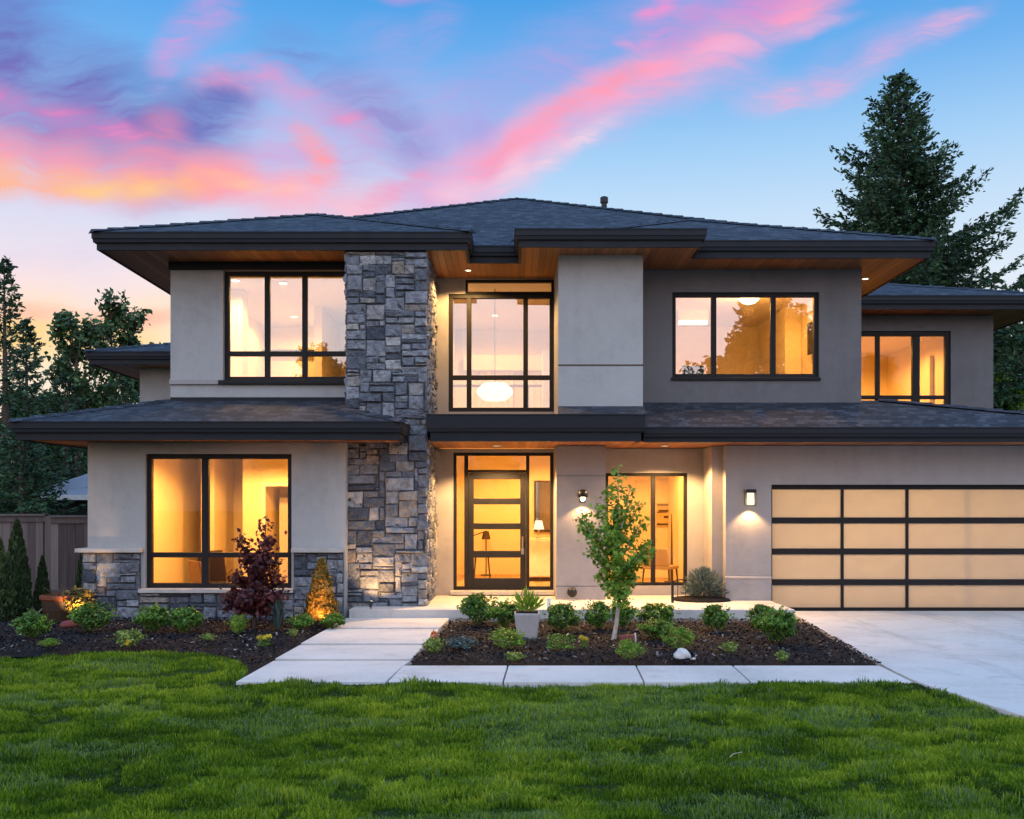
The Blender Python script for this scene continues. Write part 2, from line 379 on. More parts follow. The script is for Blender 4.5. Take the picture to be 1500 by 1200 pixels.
def concrete(name, c, tracks=()):
    m, t = mat(name); p = pos(t)
    n = t.noise(p, .7, 5.0, .62); n2 = t.noise(p, 22.0, 4.0, .6)
    br = t.noise(t.n('ShaderNodeMapping', {0: p, 3: (1.0, 60.0, 1.0)}).outputs[0], 1.0, 2.0)
    f = t.math('ADD', t.math('MULTIPLY', n, .6), t.math('ADD', t.math('MULTIPLY', n2, .25), t.math('MULTIPLY', br, .15)))
    cc = t.ramp(f, [(.34, tuple(v*.78 for v in c)), (.5, c), (.68, tuple(min(.9, v*1.12) for v in c))])
    stn = t.rng(t.noise(p, 2.3, 6.0, .7), .53, .70, 0, .45)
    cc = t.mix(stn, cc, tuple(v*.55 for v in c))
    if tracks:   # worn tyre tracks and a few oil drips
        xx = t.n('ShaderNodeSeparateXYZ', {0: t.vmath('ADD', p, t.n('ShaderNodeVectorMath', {0: t.noise(p, .5, 2.0, out=1), 3: .25}, operation='SCALE').outputs[0])}).outputs[0]
        wear = t.rng(t.noise(t.n('ShaderNodeMapping', {0: p, 3: (3.0, .5, 1.0)}).outputs[0], 2.0, 4.0, .65), .38, .68, 0, .42)
        for q_ in tracks: cc = t.mix(t.math('MULTIPLY', wear, t.rng(t.math('ABSOLUTE', t.math('SUBTRACT', xx, q_)), .17, .06, 0, 1, 'SMOOTHSTEP')), cc, tuple(v*.42 for v in c))
        cc = t.mix(t.rng(t.noise(p, 1.7, 3.0, .5), .72, .78, 0, .55), cc, tuple(v*.38 for v in c))
    finish(t, Base_Color=cc, Roughness=.85, Normal=bump(t, t.math('ADD', t.math('MULTIPLY', br, .6), t.noise(p, 120.0, 3.0, .7)), .25, .004)); return m
M['concrete'] = concrete('brushed concrete', (.55, .53, .50))
M['drive'] = concrete('driveway concrete', (.54, .525, .50), (5.35, 6.85, 8.0, 9.5))
M['porch'] = concrete('porch concrete', (.50, .47, .44))
def foliage(name, stops, rough=.5, trans=.25, spec=.3):
    m, t = mat(name); a = tint(t)
    cc = t.ramp(a, stops)
    b = t.n('ShaderNodeBsdfPrincipled', {'Base Color': cc, 'Roughness': rough, 'Specular IOR Level': spec})
    tr = t.n('ShaderNodeBsdfTranslucent', {0: t.mix(.5, cc, (.3, .4, .05), 'MULTIPLY') if False else cc})
    t.n('ShaderNodeOutputMaterial', {0: t.n('ShaderNodeMixShader', {0: trans, 1: b, 2: tr})}); return m
M['grass'] = foliage('lawn grass', [(0.0, (.020, .046, .006)), (.3, (.068, .142, .009)), (.55, (.17, .285, .016)), (.75, (.33, .42, .034)), (.88, (.10, .19, .085)), (1.0, (.20, .28, .15))], .65, .3, .08)
M['box_leaf'] = foliage('boxwood leaves', [(0.0, (.016, .040, .010)), (.5, (.08, .19, .024)), (1.0, (.23, .40, .055))], .4)
M['lime_leaf'] = foliage('lime leaves', [(0.0, (.05, .10, .02)), (.5, (.19, .29, .05)), (1.0, (.46, .50, .16))], .45)
M['tree_leaf'] = foliage('young tree leaves', [(0.0, (.05, .12, .012)), (.5, (.17, .32, .03)), (1.0, (.38, .50, .08))], .4, .35)
M['red_leaf'] = foliage('dark red leaves', [(0.0, (.022, .008, .010)), (.6, (.085, .02, .024)), (1.0, (.24, .065, .05))], .4)
M['conifer'] = foliage('conifer needles', [(0.0, (.010, .026, .013)), (.5, (.032, .078, .034)), (1.0, (.085, .165, .068))], .55, .12)
M['cypress'] = foliage('cypress sprays', [(0.0, (.012, .024, .010)), (.6, (.035, .065, .02)), (1.0, (.09, .13, .035))], .55, .12)
M['lit_gold_leaf'] = foliage('golden arborvitae', [(0.0, (.06, .05, .012)), (.5, (.17, .13, .026)), (1.0, (.42, .26, .06))], .5, .2)  # gold foliage; rusty bright end puts the orange spotlight into the leaf colour
M['far_leaf'] = foliage('far tree leaves', [(0.0, (.018, .040, .015)), (.5, (.055, .11, .038)), (1.0, (.12, .19, .06))], .5, .2)
M['lavender'] = foliage('blue grey leaves', [(0.0, (.03, .05, .05)), (.5, (.075, .12, .11)), (1.0, (.17, .22, .21))], .6)
M['yellow'] = foliage('yellow petals', [(0.0, (.35, .25, .02)), (1.0, (.85, .66, .06))], .5)
M['orange'] = foliage('orange petals', [(0.0, (.55, .12, .03)), (1.0, (.8, .28, .10))], .5)
M['bark'] = simple('bark', (.09, .065, .05), .9, var=.4, scale=20, bs=.8, bscale=30)
M['pale_bark'] = simple('pale bark', (.42, .36, .30), .85, var=.25, scale=20, bs=.5, bscale=50)
def ground_mats():
    m, t = mat('soil under lawn'); p = pos(t)
    n = t.noise(p, 3.0, 5.0, .6)
    finish(t, Base_Color=t.ramp(n, [(.3, (.012, .022, .006)), (.7, (.03, .055, .012))]), Roughness=.95, Normal=bump(t, t.noise(p, 60.0), .6)); M['soil'] = m
    m, t = mat('bark mulch'); p = pos(t)
    n = t.noise(p, 4.0, 5.0, .6); v_ = t.n('ShaderNodeTexVoronoi', {'Vector': t.n('ShaderNodeMapping', {0: p, 3: (1, 1.6, 1)}).outputs[0], 'Scale': 42.0})
    finish(t, Base_Color=t.mix(.6, t.ramp(n, [(.3, (.006, .005, .006)), (.7, (.017, .013, .015))]), v_.outputs['Color'], 'MULTIPLY'), Roughness=.9, Normal=bump(t, v_.outputs[0], 1.0, .03)); M['mulch'] = m
    m, t = mat('mulch chips'); a = tint(t)
    finish(t, Base_Color=t.ramp(a, [(0.0, (.006, .005, .006)), (.6, (.018, .014, .015)), (.93, (.040, .028, .026)), (1.0, (.26, .23, .21))]), Roughness=.85); M['chips'] = m
    m, t = mat('far ground'); p = pos(t)
    finish(t, Base_Color=t.ramp(t.noise(p, .25, 5.0, .6), [(.3, (.02, .032, .012)), (.7, (.05, .075, .025))]), Roughness=.95); M['far_ground'] = m
ground_mats()
def glass(name, refl):
    m, t = mat(name)
    lw = t.n('ShaderNodeLayerWeight', {0: .5}).outputs['Facing']
    wv = t.noise(pos(t), 1.1, 1.0)
    gl = t.n('ShaderNodeBsdfGlossy', {0: (1, 1, 1), 'Roughness': 0.0, 'Normal': bump(t, wv, .03, .05)})
    tr = t.n('ShaderNodeBsdfTransparent', {0: (.97, .97, .96)})
    t.n('ShaderNodeOutputMaterial', {0: t.n('ShaderNodeMixShader', {0: t.math('ADD', refl, t.math('MULTIPLY', lw, .07), clamp=True), 1: tr, 2: gl})}); return m
M['glass'] = glass('window glass', .012)
M['glass_coated'] = glass('coated window glass', .17)
def frosted():
    m, t = mat('frosted garage glass')
    n = t.noise(pos(t), 3.0, 3.0)
    tr = t.n('ShaderNodeBsdfTranslucent', {0: t.ramp(n, [(.3, (.88, .84, .78)), (.7, (.94, .9, .84))])})
    pr = t.n('ShaderNodeBsdfPrincipled', {'Base Color': (.5, .47, .42), 'Roughness': .35})
    t.n('ShaderNodeOutputMaterial', {0: t.n('ShaderNodeMixShader', {0: .35, 1: tr, 2: pr})}); return m
M['frosted'] = frosted()
def emit(name, c, s):
    m, t = mat(name); t.n('ShaderNodeOutputMaterial', {0: t.n('ShaderNodeEmission', {0: c, 1: s})}); return m
M['lamp'] = emit('lit lamp', (1.0, .80, .50), 6.0)
M['lamp_soft'] = emit('lit glass shade', (1.0, .78, .50), 1.7)
M['room'] = simple('warm wall paint', (.80, .70, .50), .8, var=.03)
M['room_pale'] = simple('pale wall paint', (.78, .72, .66), .8, var=.03)
M['floor'] = wood_planks('oak floor', (.36, .24, .13), (.55, .38, .22), 'X', .12)
M['furn'] = simple('dark furniture', (.05, .03, .018), .5)
M['furn_mid'] = simple('brown furniture', (.22, .12, .05), .5)
M['fabric'] = simple('tan upholstery', (.32, .22, .12), .85, bs=.2)
M['planter'] = concrete('grey planter', (.36, .335, .32))
M['terracotta'] = simple('dark terracotta', (.16, .035, .028), .7, var=.25)
M['rock'] = simple('pale rock', (.55, .53, .51), .9, var=.2, scale=14, bs=.6, bscale=30)
def fence_mat():
    m, t = mat('weathered fence'); p = pos(t); a = tint(t)
    g = t.noise(t.n('ShaderNodeMapping', {0: p, 3: (30.0, 30.0, 1.2)}).outputs[0], 1.0, 5.0, .6)
    f = t.math('ADD', t.math('MULTIPLY', a, .5), t.math('MULTIPLY', g, .5))
    finish(t, Base_Color=t.ramp(f, [(.2, (.055, .042, .040)), (.5, (.12, .092, .086)), (.8, (.21, .17, .155))]), Roughness=.9, Normal=bump(t, g, .5, .01)); return m
M['fence'] = fence_mat()
# ================================================================== THE HOUSE
house = empty('house', (0, 17, 0), 'two storey house of pale stucco and grey stone with dark hipped roofs', 'house')
def part(name, mb, m, parent=None, **k): return obj(name, mb, m, parent or house, **k)

def wall_xz(y, th, x0, x1, z0, z1, holes=()):
    """wall facing the street with real openings; front at y, back at y+th"""
    mb = MB()
    xs = sorted({x0, x1, *[h[0] for h in holes], *[h[1] for h in holes]})
    zs = sorted({z0, z1, *[h[2] for h in holes], *[h[3] for h in holes]})
    for a, b in zip(xs, xs[1:]):
        for c, e in zip(zs, zs[1:]):
            mx, mz = (a+b)/2, (c+e)/2
            if any(h[0] < mx < h[1] and h[2] < mz < h[3] for h in holes): continue
            mb.poly([(a, y, c), (b, y, c), (b, y, e), (a, y, e)])
            mb.poly([(a, y+th, c), (a, y+th, e), (b, y+th, e), (b, y+th, c)])
    for h in [(x0, x1, z0, z1)] + list(holes):
        a, b, c, e = h
        mb.poly([(a, y, c), (a, y, e), (a, y+th, e), (a, y+th, c)]); mb.poly([(b, y, c), (b, y+th, c), (b, y+th, e), (b, y, e)])
        mb.poly([(a, y, e), (b, y, e), (b, y+th, e), (a, y+th, e)]); mb.poly([(a, y, c), (a, y+th, c), (b, y+th, c), (b, y, c)])
    return mb
def box(*a): return MB().box(*a)

def sweep(path, prof):
    """eave profile (outward offset, height) carried along a plan path with mitred corners"""
    pts = [Vector((p[0], p[1])) for p in path]; n = len(prof); vs = []; fs = []
    for i, p in enumerate(pts):
        def nrm(a, b): dd = (b-a).normalized(); return Vector((dd.y, -dd.x))
        if i == 0: off = nrm(pts[0], pts[1]); k = 1
        elif i == len(pts)-1: off = nrm(pts[-2], pts[-1]); k = 1
        else:
            a, b = nrm(pts[i-1], p), nrm(p, pts[i+1]); off = (a+b).normalized(); k = 1/max(.2, off.dot(a))
        for o, z in prof: vs.append((p.x+off.x*o*k, p.y+off.y*o*k, z))
    for i in range(len(pts)-1):
        for j in range(n): fs.append((i*n+j, (i+1)*n+j, (i+1)*n+(j+1) % n, i*n+(j+1) % n))
    fs += [tuple(range(n)), tuple(range(len(pts)*n-1, (len(pts)-1)*n-1, -1))]
    return MB().add(vs, fs)
def eave(path, z0, z1, label=None, g=.16):
    zm = z1-g
    board = sweep(path, [(-.10, z0), (-.055, z0), (-.055, zm+.02), (-.10, zm+.02)])
    gut = sweep(path, [(-.098, zm), (-.015, zm), (-.008, zm+.05), (.004, zm+.06), (.004, z1-.018), (.014, z1-.016), (.014, z1), (-.098, z1)])
    b = part('fascia', board, M['metal_dark']); part('gutter', gut, M['metal_dark'], b)
    if label: b['label'] = label
    return b
def roof(name, faces, label=None):
    """faces: (list of points, eave direction vector)"""
    off = WLOC[house.name]
    me = bpy.data.meshes.new(name); V = []; Fs = []; UV = []
    for pts, e in faces:
        e = Vector(e).normalized(); pts = [Vector(p) for p in pts]
        nrm = (pts[1]-pts[0]).cross(pts[2]-pts[1]).normalized(); up = nrm.cross(e).normalized()
        if up.z < 0: up = -up
        k = len(V); V += [tuple(p-off) for p in pts]; Fs.append(tuple(range(k, k+len(pts))))
        UV += [(p.dot(e), p.dot(up)) for p in pts]
    me.from_pydata(V, [], Fs); uvl = me.uv_layers.new(name='UVMap')
    for i, q in enumerate(UV): uvl.data[i].uv = q
    me.materials.append(M['shingle']); me.update()
    o = link(name, me, house)
    if label: o['label'] = label
    return o
def hip(x0, x1, y0, y1, z, s, label=None, caps=True):
    wx, wy = x1-x0, y1-y0
    if wx <= wy:
        r = wx/2; a = (x0+r, y0+r, z+s*r); b = (x0+r, y1-r, z+s*r)
        fs = [([(x0, y0, z), (x1, y0, z), a], (1, 0, 0)), ([(x1, y1, z), (x0, y1, z), b], (1, 0, 0)),
              ([(x1, y0, z), (x1, y1, z), b, a], (0, 1, 0)), ([(x0, y1, z), (x0, y0, z), a, b], (0, 1, 0))]
        hips = [((x0, y0, z), a), ((x1, y0, z), a), (a, b)]
    else:
        r = wy/2; a = (x0+r, y0+r, z+s*r); b = (x1-r, y0+r, z+s*r)
        fs = [([(x0, y0, z), (x1, y0, z), b, a], (1, 0, 0)), ([(x1, y1, z), (x0, y1, z), a, b], (1, 0, 0)),
              ([(x1, y0, z), (x1, y1, z), b], (0, 1, 0)), ([(x0, y1, z), (x0, y0, z), a], (0, 1, 0))]
        hips = [((x0, y0, z), a), ((x1, y0, z), b), (a, b)]
    o = roof('roof', fs, label)
    if caps: ridge_caps(hips, o)
    return o
def ridge_caps(hips, parent):
    off = WLOC[house.name]
    for p, q in hips:
        mb = MB(); p, q = Vector(p), Vector(q); dd = q-p; n = max(1, int(dd.length/.26)); ax = dd.normalized()
        side = ax.cross(Vector((0, 0, 1))).normalized()
        for i in range(n):
            a = p+dd*(i/n); b = p+dd*((i+1.15)/n); hgt = .040+.006*(i % 2)
            A = [a-side*.12+Vector((0, 0, -.012)), a+Vector((0, 0, hgt)), a+side*.12+Vector((0, 0, -.012))]
            B = [b-side*.12+Vector((0, 0, -.02)), b+Vector((0, 0, hgt-.02)), b+side*.12+Vector((0, 0, -.02))]
            mb.add(A+B, [(0, 1, 4, 3), (1, 2, 5, 4), (0, 2, 1)])
        me = bpy.data.meshes.new('ridge_cap'); me.from_pydata([tuple(Vector(v_)-off) for v_ in mb.v], [], mb.f)
        uvl = me.uv_layers.new(name='UVMap')
        for lp in me.loops: c = me.vertices[lp.vertex_index].co; uvl.data[lp.index].uv = (c.x*1.3+c.y, c.z*3+c.x*.2)
        me.materials.append(M['shingle']); me.update()
        link('ridge_cap', me, parent)

def stones(mb, Wd, Ht, to3d, seed, cell=.052, skip=None):
    """irregular ashlar: fills a Wd x Ht field with stones of unequal size, each a rough pillow of its own"""
    rr = random.Random(seed); nx, nz = max(1, round(Wd/cell)), max(1, round(Ht/cell)); cx, cz = Wd/nx, Ht/nz
    occ = [[False]*nx for _ in range(nz)]
    for j in range(nz):
        for i in range(nx):
            if occ[j][i]: continue
            wmax = 0
            while i+wmax < nx and not occ[j][i+wmax] and wmax < 9: wmax += 1
            if rr.random() < .12: wn, hn = rr.randint(4, 6), rr.randint(4, 5)
            else: wn, hn = rr.choice([3, 4, 4, 5, 6, 6, 7, 8, 9, 9]), rr.choice([1, 2, 2, 2, 2, 3, 3, 3, 4])
            if hn >= 3 and wn < 3: wn = 3
            wn = min(wn, wmax)
            if wmax-wn == 1: wn = wmax
            hn = min(hn, nz-j)
            for jj in range(j, j+hn):
                for ii in range(i, i+wn): occ[jj][ii] = True
            if nz-j-hn == 1: pass
            a0, a1, b0, b1 = i*cx, (i+wn)*cx, j*cz, (j+hn)*cz
            if skip and skip((a0+a1)/2, (b0+b1)/2): continue
            g = rr.uniform(.003, .008); base = rr.uniform(.012, .05)
            tv = rr.choice([rr.uniform(.05, .4), rr.uniform(.3, .65), rr.uniform(.45, .76), rr.uniform(.4, .72), rr.uniform(.1, .6), rr.uniform(.5, .78), rr.uniform(.74, 1.0)])
            nu, nv = max(6, min(13, 2*wn+3)), max(6, min(10, 2*hn+3)); vs = []; fs = []
            tilt = rr.uniform(-.010, .010), rr.uniform(-.012, .012)
            jc = [[rr.uniform(-.013, .013) for _ in range(2)] for _ in range(4)]; wv = [rr.uniform(0, 6.3) for _ in range(6)]; fq = rr.uniform(14, 30)
            for q in range(nv):
                for p in range(nu):
                    fu, fv = p/(nu-1), q/(nv-1)
                    e = min(fu, 1-fu)*(a1-a0); f = min(fv, 1-fv)*(b1-b0); ed = min(e, f)
                    aa = a0+g+fu*(a1-a0-2*g); bb = b0+g+fv*(b1-b0-2*g)
                    wgt = [(1-fu)*(1-fv), fu*(1-fv), fu*fv, (1-fu)*fv]
                    aa += sum(c[0]*k for c, k in zip(jc, wgt)); bb += sum(c[1]*k for c, k in zip(jc, wgt))
                    if ed <= 1e-6: dep = rr.uniform(.002, .01)
                    else: dep = base+rr.uniform(-.005, .005)+.011*math.sin(aa*fq+wv[0])*math.sin(bb*fq*1.3+wv[1])+.006*math.sin(aa*fq*2.3+bb*fq*1.7+wv[2])+tilt[0]*(fu-.5)*2+tilt[1]*(fv-.5)*2
                    if ed > 1e-6:
                        aa += rr.uniform(-.004, .004); bb += rr.uniform(-.004, .004)
                        # pull the inner ring close to the edge so faces are broad and arrises tight
                        if p == 1: aa = a0+g+.012+rr.uniform(0, .012)
                        if p == nu-2: aa = a1-g-.012-rr.uniform(0, .012)
                        if q == 1: bb = b0+g+.010+rr.uniform(0, .010)
                        if q == nv-2: bb = b1-g-.010-rr.uniform(0, .010)
                    vs.append(to3d(aa, bb, dep))
            for q in range(nv-1):
                for p in range(nu-1): fs.append((q*nu+p, q*nu+p+1, (q+1)*nu+p+1, (q+1)*nu+p))
            # returns to the wall behind
            ring = [p for p in range(nu)] + [q*nu+nu-1 for q in range(1, nv)] + [(nv-1)*nu+p for p in range(nu-2, -1, -1)] + [q*nu for q in range(nv-2, 0, -1)]
            k0 = len(vs)
            for r_ in ring:
                fu, fv = (r_ % nu)/(nu-1), (r_//nu)/(nv-1)
                vs.append(to3d(a0+g+fu*(a1-a0-2*g), b0+g+fv*(b1-b0-2*g), -.03))
            m_ = len(ring)
            for r_ in range(m_): fs.append((ring[r_], k0+r_, k0+(r_+1) % m_, ring[(r_+1) % m_]))
            mb.add(vs, fs, tv)

# ------------------------------------------------------------------ walls
UP = 5.83
# lower left bay (its window is W1) with stone plinth
W1 = (-5.73, -3.445, .50, 2.60)
part('wall', wall_xz(16.0, .22, -6.63, -2.60, 0.0, 2.78, [W1]), M['stucco'], label='pale wall of the lower left bay')
part('wall', box(-6.63, -6.43, 16.22, 23.0, 0, 2.77), M['stucco'])
mb = MB(); sm_ = MB()
for (a, b, c, e, sd) in [(-6.68, -5.80, 0, 1.06, 1), (-3.40, -2.63, 0, 1.06, 2), (-5.80, -3.40, 0, .43, 3)]:
    sm_.box(a, b, 15.955, 15.997, c, e)
    stones(mb, b-a, e-c, lambda x, z, dd, a=a, c=c: (a+x, 15.955-dd, c+z), sd)
sm_.box(-6.70, -6.632, 15.96, 18.0, 0, 1.06)
stones(mb, 2.0, 1.06, lambda y, z, dd: (-6.70-dd, 15.97+y, z), 9)
pl = part('stone_plinth', sm_, M['mortar']); obj('stone_veneer', mb, M['stone'], pl)
for a, b, c, e in [(-6.78, -5.76, 15.86, 15.999), (-3.425, -2.63, 15.86, 15.999), (-6.78, -6.631, 16.0, 18.0)]: part('plinth_cap', box(a, b, c, e, 1.062, 1.125), M['trim_pale'], bevel=.01)

# upper left
W2 = (-4.80, -2.64, 3.87, 5.70)
part('wall', wall_xz(17.0, .22, -5.67, -2.60, 2.9, UP-.002, [W2]), M['stucco'], label='pale upper wall left of the stone column')
part('wall', box(-5.67, -5.47, 17.22, 29.0, 2.9, UP-.002), M['stucco'])
part('band_trim', box(-5.68, -4.865, 16.96, 16.998, 3.80, 3.88), M['stucco_mid'], bevel=.006)
part('frieze', MB().box(-5.69, -2.62, 16.955, 16.998, 5.70, UP-.004), M['metal_dark'])

# stone column
CX0, CX1, CY = -2.62, -1.37, 16.2
part('column_core', box(CX0, CX1, CY+.02, 18.2, 0, UP-.003), M['mortar'])
mb = MB()
stones(mb, CX1-CX0+.03, UP-.02, lambda x, z, dd: (CX0+x, CY+.02-dd, z), 21)
stones(mb, 1.98, UP-.02, lambda y, z, dd: (CX1+dd, CY+.02+y, z), 22)
stones(mb, .80, 2.4, lambda y, z, dd: (CX0-dd, CY+.02+y, 3.4+z), 23)
part('stone_column', mb, M['stone'])

# entrance recess: upper and lower wall
W3 = (-1.128, .745, 3.46, 5.555); W3T = (-.83, .745, 5.555, 5.81); WD = (-1.043, .735, .29, 2.734)
part('wall', wall_xz(18.2, .2, -1.37, .75, 3.16, UP-.001, [W3, W3T]), M['stucco_mid'], label='recessed upper wall above the entrance')
part('wall', wall_xz(18.2, .2, -1.37, .75, .2, 2.80, [WD]), M['stucco_mid'], label='recessed wall round the front door')
# pier right of the door
part('wall', box(.75, 1.58, 17.3, 18.4, .2, 2.80), M['stucco_mid'], label='wall pier right of the front door carrying a wall lamp')
for z_ in (.425, 2.29): part('band_trim', box(.742, 1.588, 17.292, 17.299, z_, z_+.011), M['stucco_dark'])
W6 = (1.66, 3.118, .368, 2.37)
part('wall', wall_xz(18.2, .2, 1.58, 3.589, .2, 2.80, [W6]), M['stucco_mid'], label='porch wall with the two pane window')
part('wall', box(3.40, 3.589, 17.42, 18.198, .2, 2.80), M['stucco_mid'])
# upper pier
part('wall', box(.748, 2.11, 16.5, 18.3, 3.2, UP-.001), M['stucco'], label='pale upper pier standing proud of the taupe wall')
part('band_trim', MB().box(.744, 2.114, 16.492, 16.498, 4.045, 4.065), M['furn'])
# upper right
W4 = (2.74, 5.25, 3.98, 5.44)
part('wall', wall_xz(17.5, .22, 2.11, 5.97, 3.0, UP-.002, [W4]), M['stucco_dark'], label='taupe upper wall on the right')
part('wall', box(5.75, 5.97, 17.72, 29.0, 3.0, UP-.002), M['stucco_dark'])
# garage
WG = (4.357, 9.25, .0, 2.144)
part('wall', wall_xz(17.2, .22, 3.589, 10.0, 0.0, 2.80, [WG]), M['stucco_mid'], label='garage wall with the second wall lamp')
part('wall', box(9.8, 10.0, 17.42, 29.0, 0, 2.80), M['stucco_mid'])
tr = MB(); tr.box(3.58, 4.352, 17.175, 17.199, .02, .565); part('garage_plinth', tr, M['stucco_mid'])
part('band_trim', MB().box(3.575, 4.35, 17.155, 17.198, .567, .60), M['trim_pale'], bevel=.006)
# set back right wing and left wing
W5 = (6.2, 9.30, 3.75, 5.49)
part('wall', wall_xz(21.7, .22, 5.98, 10.2, 2.9, UP-.006, [W5]), M['stucco_dark'], label='taupe wall of the set back right wing')
part('wall', box(9.98, 10.2, 21.92, 29.0, 0, UP-.006), M['stucco_dark'])
part('wall', box(-8.36, -5.68, 23.0, 23.25, 0, 4.9), M['stucco'], label='pale wall of the set back left wing')
part('wall', box(-8.36, -8.14, 23.26, 29.0, 0, 4.9), M['stucco'])
part('wall', box(-8.36, 10.2, 29.01, 29.25, 0, 5.8), M['stucco'])

# ------------------------------------------------------------------ roofs
E0, E1 = 5.82, 6.09
path = [(-6.6, 29.9), (-6.6, 16.08), (-.643, 16.08), (-.643, 16.95), (.05, 16.95), (.05, 15.9), (3.02, 15.9), (3.02, 16.6), (6.86, 16.6), (6.86, 29.9)]
eave(path, E0, E1, 'dark two step fascia and gutter of the main roof')
so = [(-6.52, 29.8), (-6.52, 16.16), (-.72, 16.16), (-.72, 17.03), (.13, 17.03), (.13, 15.98), (2.94, 15.98), (2.94, 16.68), (6.78, 16.68), (6.78, 29.8)]
part('soffit', MB().poly([(x, y, E0+.012) for x, y in so]), M['soffit'], label='cedar soffit under the main roof')
hip(-6.55, 6.80, 16.93, 30.2, E1+.004, .415, 'main hipped roof of grey shingles')
hip(-6.605, -.638, 16.075, 24.6, E1+.006, .37, 'hipped roof over the upper left bay')
hip(.045, 6.865, 16.595, 24.4, E1+.005, .372, 'hipped roof over the upper right bay')
hip(.046, 3.025, 15.895, 19.2, E1+.007, .25, 'small hipped roof over the pale upper pier', caps=False)
# lower left
z1 = 3.04
eave([(-7.45, 23), (-7.45, 15.2), (-1.62, 15.2), (-1.62, 16.2)], 2.77, z1, 'dark fascia and gutter over the lower left bay')
part('soffit', MB().poly([(-7.36, 22.9, 2.79), (-7.36, 15.29, 2.79), (-1.71, 15.29, 2.79), (-1.71, 16.17, 2.79), (-2.61, 16.17, 2.79), (-2.61, 16.1, 2.79), (-6.5, 16.1, 2.79), (-6.5, 22.9, 2.79)]), M['soffit'])
q = lambda t: z1+.004+.274*t
o = roof('roof', [([(-7.455, 15.195, q(0)), (-1.615, 15.195, q(0)), (-2.62, 16.2, q(1.0)), (-2.62, 17.0, q(1.8)), (-5.65, 17.0, q(1.8))], (1, 0, 0)),
      ([(-7.455, 23.0, q(0)), (-7.455, 15.195, q(0)), (-5.65, 17.0, q(1.8)), (-5.65, 23, q(1.8))], (0, 1, 0)),
      ([(-1.615, 15.195, q(0)), (-1.615, 16.2, q(0)), (-2.62, 16.2, q(1.0))], (0, 1, 0))], 'lower shingle roof over the left bay')
ridge_caps([((-7.455, 15.195, q(0)), (-5.65, 17.0, q(1.8))), ((-1.615, 15.195, q(0)), (-2.62, 16.2, q(1.0)))], o)
part('flashing', MB().box(-5.66, -2.63, 16.97, 16.996, q(1.8)-.05, q(1.8)+.05), M['metal_dark'])
# porch
eave([(-1.335, 16.16), (-1.335, 16.0), (2.08, 16.0), (2.08, 16.6)], 2.80, 3.22, 'deep dark fascia over the porch', g=.27)
roof('roof', [([(-1.335, 15.995, 3.223), (.742, 15.995, 3.223), (.742, 18.2, 3.40), (-1.335, 18.2, 3.40)], (1, 0, 0)), ([(.742, 15.99, 3.224), (2.09, 15.99, 3.224), (2.13, 16.52, 3.40), (.742, 16.52, 3.40)], (1, 0, 0)), ([(.742, 15.99, 3.224), (.742, 16.52, 3.40), (.742, 16.52, 3.2)], (0, 1, 0))], 'shallow roof over the entrance')
part('soffit', MB().poly([(-1.32, 16.08, 2.812), (1.98, 16.08, 2.812), (1.98, 16.28, 2.812), (3.58, 16.28, 2.812), (3.58, 18.19, 2.812), (-1.32, 18.19, 2.812)]), M['soffit'], label='cedar ceiling of the porch')
# garage
gz = 3.03
eave([(2.085, 16.2), (10.45, 16.2), (10.45, 22.2)], 2.80, gz, 'black fascia and gutter over the garage', g=.15)
part('soffit', MB().poly([(3.60, 16.28, 2.81), (10.36, 16.28, 2.81), (10.36, 22, 2.81), (10.0, 22, 2.81), (10.0, 17.19, 2.81), (3.60, 17.19, 2.81)]), M['soffit'])
A = (6.35, 17.62, 3.60); B_ = (10.455, 16.195, gz+.004)
o = roof('roof', [([(2.085, 16.195, gz+.004), B_, A, (5.98, 17.62, 3.60), (2.085, 17.62, 3.60)], (1, 0, 0)),
      ([B_, (10.455, 22.2, gz+.004), (6.35, 22.2, 3.60), A], (0, 1, 0)), ([A, (6.35, 22.2, 3.60), (5.9, 22.2, 3.6), (5.9, 17.62, 3.60)], (1, 0, 0))], 'lower shingle roof over the garage')
ridge_caps([(B_, A)], o)
# right wing
eave([(6.0, 20.96), (11.2, 20.96), (11.2, 29.9)], 5.82, 6.09, 'dark fascia of the set back right wing')
part('soffit', MB().poly([(6.87, 21.05, 5.834), (11.1, 21.05, 5.834), (11.1, 29.8, 5.834), (6.87, 29.8, 5.834)]), M['soffit'])
hip(3.5, 11.205, 20.955, 30.0, 6.096, .30, 'hipped roof over the set back right wing')
# left wing
eave([(-9.25, 29.9), (-9.25, 22.2), (-5.7, 22.2)], 4.86, 5.13, 'dark fascia of the set back left wing')
part('soffit', MB().poly([(-9.15, 29.8, 4.88), (-9.15, 22.3, 4.88), (-5.7, 22.3, 4.88), (-5.7, 29.8, 4.88)]), M['soffit'])
hip(-9.255, -2.0, 22.195, 30.0, 5.135, .27, 'hipped roof over the set back left wing')
# roof pipe
vp = part('vent_pipe', MB().lathe([(.06, -.5), (.06, .12), (.085, .125), (.085, .24), (.05, .26)], px(885, 306, 22.0)), M['black'])

